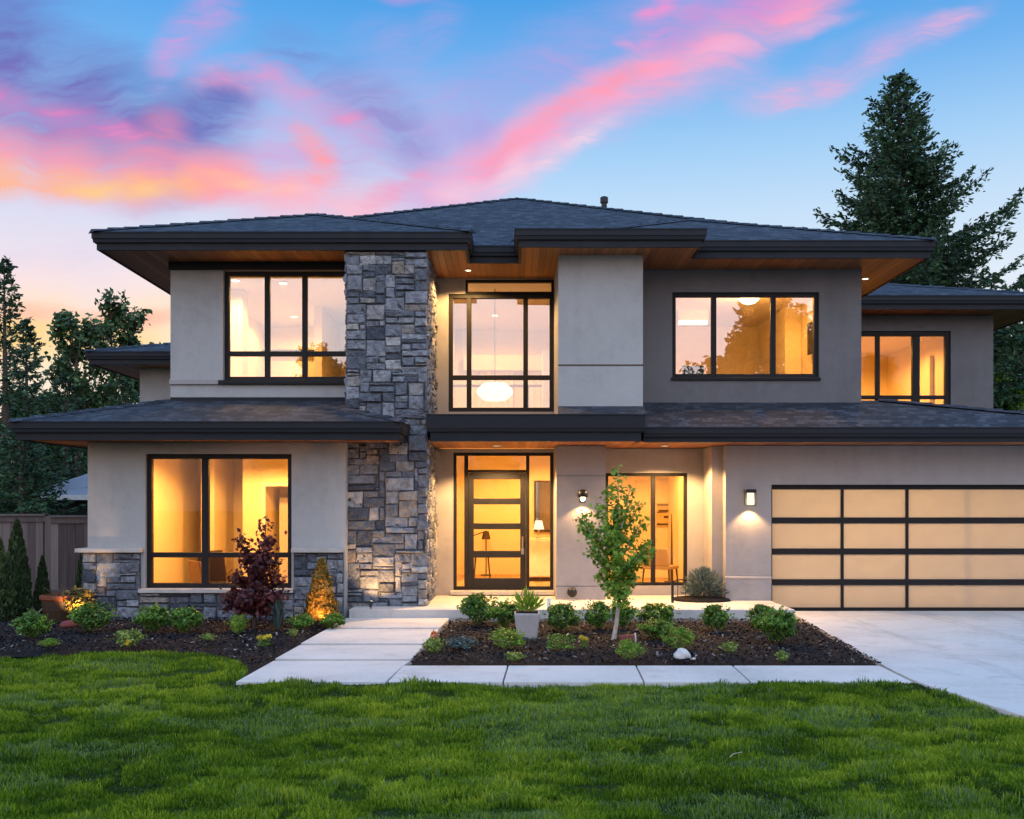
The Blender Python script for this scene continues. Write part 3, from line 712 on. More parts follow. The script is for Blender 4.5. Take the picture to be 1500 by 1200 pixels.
# ------------------------------------------------------------------ windows
def window(y, r, vx, hz, label, gm='glass', fw=.075, sill=None, extra=None):
    """r = opening; vx = mullion centres; hz = (height, x0, x1); frame face at y"""
    x0, x1, z0, z1 = r; dpt = .10
    mb = MB(); mb.box(x0+.001, x0+fw, y, y+dpt, z0+.001, z1-.001).box(x1-fw, x1-.001, y, y+dpt, z0+.001, z1-.001)
    mb.box(x0+fw, x1-fw, y+.002, y+dpt-.002, z1-fw, z1-.001).box(x0+fw, x1-fw, y+.002, y+dpt-.002, z0+.001, z0+fw)
    for c in vx:
        c, wd = c if isinstance(c, tuple) else (c, .085)
        mb.box(c-wd/2, c+wd/2, y+.004, y+dpt-.004, z0+fw, z1-fw)
    for c, a, b in hz: mb.box(a, b, y+.007, y+dpt-.007, c-.04, c+.04)
    o = part('window', mb, M['frame'], bevel=.006, label=label)
    g = MB(); g.box(x0+fw*.5, x1-fw*.5, y+.045, y+.052, z0+fw*.5, z1-fw*.5)
    obj('pane', g, M[gm], o)
    if sill is not None:
        obj('sill', MB().box(*sill), M['trim_pale'] if gm == 'glass' else M['frame'], o, bevel=.008)
    return o
window(16.07, W1, [(px(301, 700, 16.1).x, .11)], [(1.8-73*16.1/F, W1[0]+.075, W1[1]-.075)], 'lower left window with a low transom bar', sill=(-5.80, -3.40, 15.87, 16.10, .435, .498))
window(17.10, W2, [px(391, 0, 17.1).x, px(446, 0, 17.1).x], [(1.8+222*17.1/F, W2[0]+.075, W2[1]-.075)], 'upper left window of three tall panes reflecting a pink sky', 'glass_coated', sill=(-4.86, -2.63, 16.93, 17.12, 3.80, 3.868))
window(18.22, W3, [px(687, 0, 18.22).x, px(770, 0, 18.22).x], [(1.8+187*18.22/F, W3[0]+.075, W3[1]-.075)], 'tall upper window over the entrance with a pendant lamp inside', 'glass_coated')
window(18.225, W3T, [], [], 'amber transom light over the tall upper window', 'glass', fw=.045)
window(17.56, W4, [px(1046, 0, 17.56).x, px(1133, 0, 17.56).x], [], 'upper right window of three panes in a taupe wall', 'glass_coated', fw=.07, sill=(2.72, 5.27, 17.46, 17.6, 3.93, 3.978))
window(21.74, W5, [px(1286, 0, 21.75).x, (px(1342, 0, 21.75).x, .16)], [(1.8+158*21.75/F, W5[0]+.075, W5[1]-.075)], 'yellow lit window of the set back right wing', 'glass', fw=.10)
window(18.23, W6, [(px(957, 0, 18.23).x, .075)], [], 'two pane porch window behind the young tree', 'glass', fw=.055)

# entrance: frame with sidelights and transom, leaf with four lights
y = 18.2; X_ = lambda p: px(p, 0, 18.24).x; Z_ = lambda p: px(0, p, 18.24).z
mb = MB(); x0, x1, z0, z1 = WD
mb.box(x0+.001, x0+.055, y+.02, y+.15, z0, z1).box(x1-.055, x1-.001, y+.02, y+.15, z0, z1).box(x0+.055, x1-.055, y+.022, y+.148, z1-.055, z1)
mb.box(x0+.055, x1-.055, y+.022, y+.148, z0, z0+.06)
a, b = X_(683), X_(771)
mb.box(a-.035, a+.035, y+.018, y+.146, z0+.06, z1-.055).box(b-.005, b+.055, y+.018, y+.146, z0+.06, z1-.055)
mb.box(a+.035, b-.005, y+.024, y+.144, Z_(691)-.02, Z_(691)+.03)
fd = part('entrance', mb, M['frame'], bevel=.006, label='front entrance with sidelights and a transom light')
obj('sidelight_pane', MB().box(x0+.03, a, y+.07, y+.077, z0+.03, z1-.03).box(b+.01, x1-.03, y+.07, y+.077, z0+.03, z1-.03).box(a, b, y+.071, y+.078, Z_(690), z1-.03), M['glass'], fd)
d0, d1 = a+.038, b-.008; g0, g1 = X_(694), X_(762); dz1 = Z_(691)-.025; dz0 = z0+.062
mb = MB(); mb.box(d0, g0, y+.03, y+.09, dz0, dz1).box(g1, d1, y+.03, y+.09, dz0, dz1)
rows = [(702, 730), (739, 766.5), (775.5, 807), (817, 847)]
edges = [dz1] + [v for t_, b2 in rows for v in (Z_(t_), Z_(b2))] + [dz0]
for i in range(0, len(edges), 2): mb.box(g0, g1, y+.031, y+.089, edges[i+1], edges[i])
obj('door_leaf', mb, M['door'], fd, bevel=.006)
obj('door_pane', MB().box(g0-.01, g1+.01, y+.055, y+.062, Z_(848), Z_(701)), M['glass'], fd)
hx = X_(765.5)
obj('handle', MB().tube([(hx, y-.03, Z_(812)), (hx, y-.03, Z_(786))], .013).tube([(hx, y+.03, Z_(808)), (hx, y-.03, Z_(808))], .009).tube([(hx, y+.03, Z_(790)), (hx, y-.03, Z_(790))], .009).box(hx-.025, hx+.025, y+.02, y+.03, Z_(812), Z_(803)), M['steel'], fd)
part('threshold', MB().box(-1.09, .745, 18.02, 18.2, .215, .285), M['trim_pale'], bevel=.01)

# garage door
mb = MB(); x0, x1, z0, z1 = WG; y = 17.30; fw = .055
cols = [x0+.02, px(1234, 0, y).x, px(1329, 0, y).x, px(1509, 0, y).x, x1-.02]
rowz = [.03] + [1.8-(p-740)*y/F for p in (853, 808, 762.5)] + [z1-.06]
for i, c in enumerate(cols):
    k = .05 if 0 < i < 4 else .03
    mb.box(c-k/2-(0 if i else -.015), c+k/2, y, y+.05, .012, z1-.01)
for i, c in enumerate(rowz): mb.box(cols[0], cols[-1], y+.003, y+.047, c-(.05 if i < 4 else .02) if i else .013, c+(.05 if 0 < i < 4 else .055 if i == 4 else .04))
gd = part('garage_door', mb, M['frame'], bevel=.005, label='garage door of frosted lit panels in a black grid')
obj('frosted_pane', MB().box(cols[0], cols[-1], y+.02, y+.026, .03, z1-.03), M['frosted'], gd)
seam = px(1417, 0, y).x
obj('door_strut', MB().box(seam-.012, seam+.012, y+.06, y+.09, .05, z1-.05), M['white'], gd)
part('door_jamb', MB().box(x0-.0, x0+.02, y-.08, y+.1, .0, z1).box(x1-.02, x1, y-.08, y+.1, 0, z1).box(x0+.02, x1-.02, y-.075, y+.1, z1-.012, z1+.0), M['frame'])

# porch slab with its step
mb = MB(); mb.box(-2.50, 3.585, 15.7, 18.19, 0.0, .20); mb.box(3.585, 4.34, 15.7, 17.17, .0, .199)
ps = part('porch_floor', mb, M['porch'], bevel=.015)

# ------------------------------------------------------------------ rooms
def room(x0, x1, y0, y1, z0, z1, wm, label=None, fm='floor', cm='room_pale'):
    mb = MB(); mb.poly([(x0, y0, z0), (x0, y1, z0), (x0, y1, z1), (x0, y0, z1)]).poly([(x1, y1, z0), (x1, y0, z0), (x1, y0, z1), (x1, y1, z1)]).poly([(x0, y1, z0), (x1, y1, z0), (x1, y1, z1), (x0, y1, z1)])
    o = part('room_wall', mb, M[wm], label=label)
    part('room_floor', MB().poly([(x0, y0, z0+.002), (x1, y0, z0+.002), (x1, y1, z0+.002), (x0, y1, z0+.002)]), M[fm])
    part('room_ceiling', MB().poly([(x0, y0, z1-.002), (x0, y1, z1-.002), (x1, y1, z1-.002), (x1, y0, z1-.002)]), M[cm])
    return o
WARM = (1.0, .445, .09); WARM2 = (1.0, .56, .19)
def recessed(p, label, energy, color=WARM, cone=168, group='recessed ceiling lights', r=.075, bulb=True):
    t = empty('recessed_light', p, label, 'ceiling light', group)
    x, y_, z = p
    obj('trim_ring', MB().lathe([(r+.02, -.003), (r+.022, -.012), (r, -.016), (r-.004, -.004)], p), M['white'], t)
    obj('lens', MB().lathe([(r-.006, -.004), (r-.006, -.009), (.01, -.010)], p), M['lamp'], t)
    if energy:
        L = bpy.data.lights.new('downlight', 'SPOT'); L.energy = energy; L.color = color; L.spot_size = R(cone); L.spot_blend = .3; L.shadow_soft_size = r*.8
        lo = bpy.data.objects.new('downlight', L); COL.objects.link(lo); lo.parent = t; lo.location = (0, 0, -.03)
    return t
# lower left room
room(-6.42, -2.7, 16.23, 21.0, .05, 2.76, 'room', 'yellow lit room behind the lower left window')
mb = MB(); mb.box(-5.95, -5.70, 19.6, 20.95, .06, 2.74); part('room_pier', mb, M['room'])
mb = MB(); xa = px(388, 0, 19.7).x
mb.box(xa, -2.71, 19.6, 19.7, 2.20, 2.74).box(xa-.4, xa, 19.6, 20.98, .06, 2.74); part('room_opening', mb, M['room'])
part('door_casing', MB().box(xa-.04, xa+.04, 19.57, 19.598, .06, 2.24).box(xa+.04, -2.72, 19.57, 19.598, 2.16, 2.24), M['white'])
part('room_pier', MB().box(px(411, 0, 20.5).x, -2.72, 20.4, 20.9, .06, 1.95), M['room_pale'])
recessed((px(403, 0, 18.2).x, 18.2, 2.755), 'recessed ceiling light in the lower left room', 360)
recessed((-5.3, 18.0, 2.755), 'recessed ceiling light at the left end of the lower left room', 200)
recessed((-4.5, 17.2, 2.755), 'added unseen ceiling light evening out the lower left room', 230)  # extra downlight, added only to spread the room's light evenly
# upper left room
room(-5.45, -2.7, 17.24, 22.5, 3.2, 5.72, 'room', 'bedroom behind the upper left window')
for k, (qx, qy, e) in enumerate([(345, 410, 260), (415, 414, 230), (431, 463, 200)]):
    Yd = (5.72-1.8)*F/(740-qy)
    Yd = min(max(Yd, 17.6), 22.2); recessed((px(qx, 0, Yd).x, Yd, 5.716), ['recessed ceiling light nearest the left edge of the upper left window', 'recessed ceiling light in the middle pane of the upper left window', 'lowest recessed ceiling light seen in the upper left window'][k], e, WARM2)
part('room_pier', box(-5.44, -4.9, 18.6, 19.0, 3.21, 5.71), M['room']); part('room_pier', box(-3.9, -3.75, 20.2, 22.4, 3.21, 5.71), M['room'])
# hall above the entrance
room(-1.3, 1.9, 18.42, 23.5, 3.2, 5.815, 'room_pale', 'hall behind the tall upper window')
recessed((px(725, 0, 21.6).x, 21.6, 5.81), 'recessed ceiling light in the hall above the entrance', 260, WARM)
recessed((-.9, 19.2, 5.81), 'recessed ceiling light at the left of the upper hall', 190, WARM2)
part('room_pier', MB().box(px(795, 0, 19.6).x, 1.2, 19.6, 20.2, 3.21, 4.75), M['white'])
cu = MB()
for c0 in (-.95, .35):
    n_f = 14
    for i in range(n_f):
        a, b = c0+i*.07, c0+(i+1)*.07; d0, d1 = (.05 if i % 2 else 0), (0 if i % 2 else .05)
        cu.add([(a, 23.35+d0, 3.22), (b, 23.35+d1, 3.22), (b, 23.35+d1, 4.85), (a, 23.35+d0, 4.85)], [(0, 1, 2, 3)])
part('curtain', cu, M['white'])
part('window_valance', MB().box(-1.1, 1.5, 23.2, 23.42, 4.86, 5.2), M['room'])
part('hall_rail', MB().box(-1.29, 1.88, 20.4, 20.44, 4.15, 4.2).box(.30, .34, 20.4, 20.44, 3.21, 4.149), M['furn'])
# entrance hall
room(-1.3, 1.5, 18.42, 23.0, .24, 2.98, 'room', 'amber lit entrance hall')
recessed((-.5, 19.6, 2.975), 'recessed ceiling light just inside the front door', 440, WARM)
recessed((.8, 21.2, 2.975), 'recessed ceiling light over the hall cabinet', 420, WARM)
# room right of the entrance
room(1.62, 3.35, 18.42, 22.0, .24, 2.78, 'room', 'amber lit room behind the porch window')
recessed((2.3, 19.6, 2.775), 'recessed ceiling light behind the porch window', 430, WARM)
# upper right room
room(2.2, 5.72, 17.74, 22.5, 3.2, 5.72, 'room', 'room behind the upper right window')
mb = MB(); xa = px(1160, 0, 20.2).x; mb.box(px(1150, 0, 20.2).x, px(1174, 0, 20.2).x, 20.2, 22.4, 3.21, 5.71); part('room_pier', mb, M['room'])
recessed((5.0, 18.6, 5.716), 'recessed ceiling light at the right end of the upper right room', 200, WARM)
# right wing room
room(6.1, 9.9, 21.94, 27.0, 3.2, 5.75, 'room', 'yellow lit room in the set back right wing')
recessed((7.9, 24.4, 5.746), 'recessed ceiling light in the set back right wing', 620, WARM)
part('room_pier', MB().box(px(1362, 0, 24).x, 9.88, 24.0, 24.3, 3.21, 5.3), M['room'])
# garage
room(3.7, 9.75, 17.44, 22.5, .01, 2.78, 'white', 'garage interior', fm='concrete', cm='white')
for k, gx in enumerate((4.9, 6.6, 8.4)):
    t = empty('tube_light', (gx, 18.9, 2.77), ['shop light behind the left garage door panels', 'shop light behind the middle garage door panels', 'shop light behind the right garage door panels'][k], 'ceiling light', 'garage ceiling lights')
    obj('housing', MB().box(gx-.6, gx+.6, 18.82, 18.98, 2.70, 2.768), M['white'], t); obj('tube', MB().tube([(gx-.58, 18.9, 2.68), (gx+.58, 18.9, 2.68)], .02), M['lamp'], t)
    L = bpy.data.lights.new('shop_lamp', 'AREA'); L.shape = 'RECTANGLE'; L.size = 1.1; L.size_y = .1; L.energy = [58, 45, 38][k]; L.color = (1.0, .545, .165)
    lo = bpy.data.objects.new('shop_lamp', L); COL.objects.link(lo); lo.parent = t; lo.location = (0, 0, -.12)

# exterior recessed lights
recessed((px(728, 0, 17.3).x, 17.3, 2.811), 'recessed light in the porch ceiling before the front door', 780, (1.0, .56, .21), 140, 'recessed soffit lights', .055)
recessed((px(974, 0, 17.3).x, 17.3, 2.811), 'recessed light in the porch ceiling near the garage', 700, (1.0, .56, .21), 140, 'recessed soffit lights', .055)
recessed((6.28, 18.2, 5.831), 'recessed light in the right hand soffit of the main roof', 70, WARM2, 150, 'recessed soffit lights', .055)
recessed((-.75, 17.55, 5.831), 'recessed light in the soffit over the tall entrance window', 330, WARM2, 150, 'recessed soffit lights', .05)
# wall lamps
def wall_lamp(p, label, kind):
    t = empty('wall_lamp', p, label, 'wall lamp'); x, y_, z = p
    obj('backplate', MB().box(x-.05, x+.05, y_-.02, y_-.002, z-.06, z+.1), M['black'], t, bevel=.005)
    if kind == 0:
        obj('hood', MB().lathe([(.02, .16), (.065, .145), (.085, .10), (.09, .03), (.082, .03), (.075, .09), (.02, .12)], (x, y_-.12, z)), M['black'], t, smooth=True)
        obj('arm', MB().tube([(x, y_-.02, z+.06), (x, y_-.1, z+.1)], .012), M['black'], t)
        obj('bulb', MB().lathe([(.01, .06), (.034, .045), (.045, .01), (.036, -.025), (.012, -.042)], (x, y_-.12, z)), M['lamp'], t, smooth=True)
    else:
        obj('cap', MB().box(x-.085, x+.085, y_-.19, y_-.015, z+.10, z+.16), M['black'], t, bevel=.008)
        obj('glass_shade', MB().lathe([(.062, .10), (.07, -.04), (.066, -.10), (.01, -.102)], (x, y_-.10, z), 16), M['lamp_soft'], t, smooth=True)
        bars = MB()
        for sx_, sy_ in ((-1, 0), (1, 0), (-1, 1), (1, 1)): bars.box(x+sx_*.078-.004, x+sx_*.078+.004, y_-.185+sy_*.16, y_-.177+sy_*.16, z-.11, z+.10)
        bars.box(x-.082, x+.082, y_-.185, y_-.177, z-.118, z-.108); obj('cage', bars, M['black'], t)
    L = bpy.data.lights.new('lamp_glow', 'SPOT'); L.energy = 32 if kind == 0 else 50; L.color = (1.0, .56, .23); L.spot_size = R(125 if kind == 0 else 112); L.spot_blend = .45; L.shadow_soft_size = .03
    lo = bpy.data.objects.new('lamp_glow', L); COL.objects.link(lo); lo.parent = t; lo.location = (0, -.12, -.06 if kind == 0 else -.125)
wall_lamp((px(853, 0, 17.29).x, 17.292, px(0, 731, 17.29).z), 'black hooded wall lamp on the pier right of the front door', 0)
wall_lamp((px(1097, 0, 17.19).x, 17.198, px(0, 731, 17.19).z), 'lantern wall lamp with glass shade beside the garage door', 1)
# uplights in the beds
def uplight(p, target, label, energy, cone=60, color=(1.0, .54, .20)):
    t = empty('garden_spotlight', p, label, 'spotlight', 'garden spotlights'); p = Vector(p); dd = (Vector(target)-p).normalized()
    obj('spike', MB().tube([p+Vector((0, 0, -.03)), p+Vector((0, 0, .07))], .008), M['black'], t)
    obj('lamp_head', MB().tube([p+Vector((0, 0, .08))-dd*.05, p+Vector((0, 0, .08))+dd*.03], [.022, .032], 12), M['black'], t)
    obj('lens', MB().tube([p+Vector((0, 0, .08))+dd*.031, p+Vector((0, 0, .08))+dd*.036], .026, 12), M['lamp'], t)
    L = bpy.data.lights.new('spot_beam', 'SPOT'); L.energy = energy; L.color = color; L.spot_size = R(cone); L.spot_blend = .7; L.shadow_soft_size = .02
    lo = bpy.data.objects.new('spot_beam', L); COL.objects.link(lo); lo.parent = t; lo.location = Vector((0, 0, .08))+dd*.05
    lo.rotation_euler = dd.to_track_quat('-Z', 'Y').to_euler()
uplight((-2.17, 15.76, .203), (-2.10, 16.2, .75), 'small spotlight at the foot of the stone column', 75, 100)
uplight((-2.70, 14.40, .05), (-2.78, 14.95, .42), 'small spotlight before the conical arborvitae', 60, 80, (1.0, .36, .09))
uplight((-6.38, 15.12, .05), (-6.60, 15.5, .40), 'small spotlight lighting the shrub by the dark planter', 75, 80)

# ------------------------------------------------------------------ furniture seen through the glass
def chair(loc, rz, label, m='fabric', seat=.42, back=.86, wd=.5, group='chairs in the lower left room'):
    t = empty('chair', loc, label, 'chair', group); t.rotation_euler = (0, 0, rz)
    def o(n_, mb, mm, **k): return obj(n_, mb, M[mm], t, local=True, **k)
    o('seat', MB().box(-wd/2, wd/2, -.24, .24, seat-.07, seat), m, bevel=.02)
    o('backrest', MB().add([(-wd/2, .20, seat+.01), (wd/2, .20, seat+.01), (wd/2, .26, seat+.01), (-wd/2, .26, seat+.01), (-wd/2+.03, .29, back), (wd/2-.03, .29, back), (wd/2-.03, .34, back), (-wd/2+.03, .34, back)],
       [(0, 1, 5, 4), (1, 2, 6, 5), (2, 3, 7, 6), (3, 0, 4, 7), (4, 5, 6, 7), (0, 3, 2, 1)]), m, bevel=.02)
    for sx_ in (-1, 1):
        for sy_ in (-1, 1): o('leg', MB().tube([(sx_*(wd/2-.04), sy_*.19, seat-.07), (sx_*(wd/2-.02), sy_*.22, 0)], [.02, .013]), 'furn')
    return t
chair((-5.15, 17.6, .055), 2.2, 'brown lounge chair low behind the lower left window', 'furn_mid', .36, .80, .62)
chair((px(313, 0, 17.9).x, 17.9, .055), 3.3, 'dark chair behind the middle bar of the lower left window', 'furn', .42, .86)
chair((px(337, 0, 18.6).x, 18.6, .055), 1.2, 'slim dark chair in the lower left room seen edge on', 'furn', .44, .92, .42)
t = empty('side_table', (-3.1, 18.4, .055), 'dark table with a lamp stand at the right of the lower left room', 'table')
obj('tabletop', MB().box(-3.6, -2.75, 18.1, 18.8, .92, .97), M['furn'], t, bevel=.01)
for sx_, sy_ in ((-3.55, 18.15), (-2.8, 18.15), (-3.55, 18.75), (-2.8, 18.75)): obj('leg', MB().box(sx_-.025, sx_+.025, sy_-.025, sy_+.025, .056, .92), M['furn'], t)
# hall cabinet, lamp, mirror, picture, stool
cz = .245
t = empty('cabinet', (.95, 21.0, cz), 'pale cabinet seen through the right sidelight of the entrance', 'cabinet')
obj('carcass', MB().box(.30, 1.45, 20.9, 21.3, cz+.08, 1.12), M['room_pale'], t, bevel=.01); obj('door_front', MB().box(.31, .86, 20.87, 20.898, cz+.1, 1.08).box(.89, 1.44, 20.87, 20.898, cz+.1, 1.08), M['white'], t, bevel=.006); obj('base', MB().box(.34, 1.4, 20.95, 21.28, cz, cz+.08), M['furn'], t)
t = empty('table_lamp', (.55, 21.05, 1.122), 'small lit lamp standing on the hall cabinet', 'lamp')
obj('lamp_base', MB().lathe([(.06, 0), (.06, .02), (.015, .04), (.015, .2)], (.55, 21.05, 1.122)), M['steel'], t); obj('lamp_shade', MB().lathe([(.11, .18), (.07, .36), (.02, .362)], (.55, 21.05, 1.122)), M['lamp_soft'], t)
t = empty('mirror', (.62, 22.97, 1.3), 'dark framed mirror on the back wall of the entrance hall', 'mirror')
obj('frame', MB().box(.50, 1.0, 22.93, 22.97, 1.2, 2.35), M['furn'], t); obj('mirror_glass', MB().box(.54, .96, 22.92, 22.929, 1.24, 2.31), simple('mirror silver', (.5, .48, .45), .08, 1.0), t)
t = empty('bookcase', (1.1, 22.8, cz), 'brown bookcase beside the mirror in the entrance hall', 'bookcase')
bk = MB(); bk.box(1.06, 1.09, 22.6, 22.95, cz, 2.3).box(1.42, 1.45, 22.6, 22.95, cz, 2.3)
for z_ in (.6, 1.0, 1.4, 1.8, 2.27): bk.box(1.09, 1.42, 22.62, 22.94, z_, z_+.025)
obj('shelf_frame', bk, M['furn_mid'], t); obj('books', MB().box(1.1, 1.25, 22.66, 22.9, 1.026, 1.28).box(1.3, 1.41, 22.66, 22.9, 1.426, 1.66), M['furn'], t)
def stool(x, y_, z, label, h=.62):
    t = empty('stool', (x, y_, z), label, 'stool')
    obj('seat', MB().box(x-.18, x+.18, y_-.16, y_+.16, z+h-.04, z+h), M['furn_mid'], t, bevel=.01)
    for a_, b_ in ((-1, -1), (1, -1), (-1, 1), (1, 1)): obj('leg', MB().tube([(x+a_*.13, y_+b_*.12, z+h-.04), (x+a_*.17, y_+b_*.15, z)], .013), M['furn'], t)
stool(px(706, 0, 21.5).x, 21.5, cz, 'low stool seen through the bottom light of the front door', .5)
t = empty('desk_lamp', (px(710, 0, 22.6).x, 22.6, cz), 'dark angled reading lamp seen through the third light of the front door', 'lamp')
lx = px(712, 0, 22.6).x
obj('stand', MB().lathe([(.12, 0), (.12, .02), (.012, .03), (.012, 1.0)], (lx, 22.6, cz)).tube([(lx, 22.6, cz+.98), (lx-.28, 22.6, cz+.88)], .012), M['furn'], t); obj('lamp_shade', MB().lathe([(.1, 0), (.06, .18)], (lx, 22.6, cz+.8)), M['furn'], t)
# porch-window room: framed art, floor lamp, armchair
t = empty('wall_picture', (2.9, 21.97, 1.75), 'framed abstract landscape strip picture behind the right porch window pane', 'picture')
pw0, pw1 = px(962, 0, 21.95).x, px(991, 0, 21.95).x
obj('canvas', MB().box(pw0, pw1, 21.94, 21.98, px(0, 771, 21.95).z, px(0, 737, 21.95).z), simple('sand canvas', (.55, .42, .2), .8), t)
st_ = MB()
for k, (a_, b_, z_, h_) in enumerate([(0, 1, 739, 1.6), (.1, .95, 747, 2.5), (.35, 1, 756, 3.0), (0, 1, 767, 2.2), (.0, .5, 750, 1.0)]): st_.box(pw0+(pw1-pw0)*a_, pw0+(pw1-pw0)*b_, 21.93, 21.938-k*.0008, px(0, z_+h_, 21.95).z, px(0, z_, 21.95).z)
obj('painted_band', st_, M['furn'], t)
t = empty('floor_lamp', (px(984, 0, 20.6).x, 20.6, .245), 'thin dark stand behind the right porch window pane', 'lamp stand')
lx = px(984, 0, 20.6).x
obj('pole', MB().tube([(lx, 20.6, .26), (lx, 20.6, 1.62)], [.03, .008]), M['furn'], t); obj('foot', MB().lathe([(.16, 0), (.16, .02), (.03, .03)], (lx, 20.6, .245)), M['furn'], t)
chair((px(967, 0, 20.0).x, 20.0, .245), 2.6, 'tan armchair low behind the porch window', 'fabric', .38, .72, .6, 'armchairs')
t = empty('indoor_plant', (2.05, 20.2, .245), 'leafy pot plant behind the left porch window pane', 'plant')
obj('pot', MB().lathe([(.13, 0), (.18, .35), (.16, .35), (.15, .3)], (2.05, 20.2, .245)), M['white'], t)
# upper hall pendant
pc = Vector((px(725, 0, 19.0).x, 19.0, px(0, 574, 19.0).z))
t = empty('pendant_lamp', pc, 'large glowing drum pendant lamp in the tall upper window', 'pendant lamp')
prof = [(.05, -.17)]+[(.16+.17*math.sin(a_)+.012*(i % 2), -.16+.32*i/10) for i, a_ in enumerate(np.linspace(.2, math.pi-.2, 11))]+[(.06, .17)]
obj('lamp_shade', MB().lathe(prof, pc, 24), M['lamp_soft'], t); obj('rod', MB().tube([pc+Vector((0, 0, .17)), (pc.x, pc.y, 5.81)], .008), M['black'], t)
# upper right room fixtures
pc = Vector((px(1097, 0, 18.9).x, 18.9, 5.60))
t = empty('ceiling_lamp', pc, 'bowl ceiling lamp in the upper right window', 'ceiling lamp')
obj('bowl', MB().lathe([(.02, -.1), (.12, -.07), (.19, .0), (.185, .01)], pc), M['lamp'], t, smooth=True); obj('canopy', MB().lathe([(.04, .01), (.04, .09), (.09, .10), (.09, .115)], pc), M['furn_mid'], t)
L = bpy.data.lights.new('bowl_glow', 'POINT'); L.energy = 120; L.color = WARM; L.shadow_soft_size = .1
lo = bpy.data.objects.new('bowl_glow', L); COL.objects.link(lo); lo.parent = t; lo.location = (0, 0, -.22)
t = empty('tube_light', (px(1015, 0, 20.6).x, 20.6, 5.5), 'long bright strip lamp in the left pane of the upper right window', 'ceiling light')
c = Vector(t.location); obj('housing', MB().box(c.x-.30, c.x+.30, 20.55, 20.65, 5.50, 5.718), M['white'], t); obj('tube', MB().box(c.x-.28, c.x+.28, 20.54, 20.66, 5.44, 5.498), M['lamp'], t)
t = empty('desk_monitor', (px(1015, 0, 18.7).x, 18.7, 3.9), 'dark teal screen in the left pane of the upper right window', 'monitor')
c = Vector(t.location); obj('screen', MB().box(c.x-.20, c.x+.20, 18.68, 18.72, 3.95, 4.34), simple('teal screen', (.02, .05, .055), .25), t, bevel=.01); obj('stand', MB().box(c.x-.03, c.x+.03, 18.72, 18.75, 3.925, 4.1).box(c.x-.12, c.x+.12, 18.62, 18.8, 3.902, 3.924), M['black'], t)
t = empty('desk', (px(1040, 0, 18.7).x, 18.7, 3.205), 'desk under the upper right window', 'desk')
obj('desktop', MB().box(2.4, 4.05, 18.35, 19.0, 3.86, 3.90), M['furn_mid'], t)
for a_, b_ in ((2.45, 18.4), (4.0, 18.4), (2.45, 18.95), (4.0, 18.95)): obj('leg', MB().box(a_-.025, a_+.025, b_-.025, b_+.025, 3.206, 3.86), M['furn'], t)
t = empty('wall_television', (5.69, 18.9, 4.9), 'black screen on the side wall of the upper right room', 'television')
obj('screen', MB().box(5.62, 5.66, 18.4, 19.5, 4.65, 5.25), M['black'], t, bevel=.01); obj('bracket', MB().box(5.66, 5.718, 18.85, 19.05, 4.85, 5.05), M['black'], t)
# ================================================================== GROUND
def struct(name, mb, m, **k): o = obj(name, mb, m, **k); o['kind'] = 'structure'; return o
struct('ground', MB().poly([(-400, -300, -.06), (400, -300, -.06), (400, 700, -.06), (-400, 700, -.06)]), M['far_ground'])
WL = lambda y: -2.77+(y-10.27)*.0387        # walk left edge
WR = lambda y: -1.17+(y-11.34)*.0482        # walk right edge
DL = lambda y: 4.02+(y-10.27)*.085 if y > 10.27 else 4.08+(10.1-y)*.14     # driveway left edge
# concrete slabs with open joints
mb = MB()
def slab(p, z=.03, th=.12):
    b = [(x, y, z-th) for x, y in p]; t_ = [(x, y, z) for x, y in p]; n = len(p)
    mb.add(b+t_, [tuple(range(n-1, -1, -1)), tuple(range(n, 2*n))]+[(i, (i+1) % n, n+(i+1) % n, n+i) for i in range(n)])
ys = [15.70, 14.40, 12.86, 11.66, 10.27]
for i, (a, b) in enumerate(zip(ys, ys[1:])):
    g1 = .05 if i else 0; g0 = .05 if i == 0 else .028
    a_ = a-(.02 if i else 0); b_ = b+(.07 if i < 3 else 0); zz = [.072, .058, .044, .03][i]
    if i == 3:
        slab([(WL(b_), b_), (-1.27+.0, b_), (-1.205, 11.30), (WR(a_), a_), (WL(a_), a_)])
    else: slab([(WL(b_), b_), (WR(b_), b_), (WR(a_), a_), (WL(a_), a_)], zz, .2)
struct('walkway', mb, M['concrete'], bevel=.008)
mb = MB(); jx = [-1.255, -.09, 1.325, 2.39, 4.02]
for a, b in zip(jx, jx[1:]): slab([(a+.008, 10.27), (b-.008, 10.27), (b-.008+.045, 11.30), (a+.008+.045, 11.30)])
struct('pavement', mb, M['concrete'], bevel=.008)
mb = MB(); jy = [17.16, 13.4, 10.93, 8.2, 5.0, 1.0, -6.0]; jxs = [None, 6.55, 9.2, 12.2]
for a, b in zip(jy, jy[1:]):
    for k in range(3):
        l0 = DL(b)+.012 if k == 0 else jxs[k]+.008; l1 = DL(a)+.012 if k == 0 else jxs[k]+.008
        if b < 10.27 < a and k == 0: slab([(l0, b+.008), (jxs[k+1]-.008, b+.008), (jxs[k+1]-.008, a-.008), (l1, a-.008), (DL(10.27)+.012, 10.27)])
        else: slab([(l0, b+.008), (jxs[k+1]-.008, b+.008), (jxs[k+1]-.008, a-.008), (l1, a-.008)], .028)
struct('driveway', mb, M['drive'], bevel=.008)
struct('street', MB().box(-200, 200, -16, -7.0, -.1, -.03), simple('asphalt', (.05, .05, .052), .9, bs=.4))

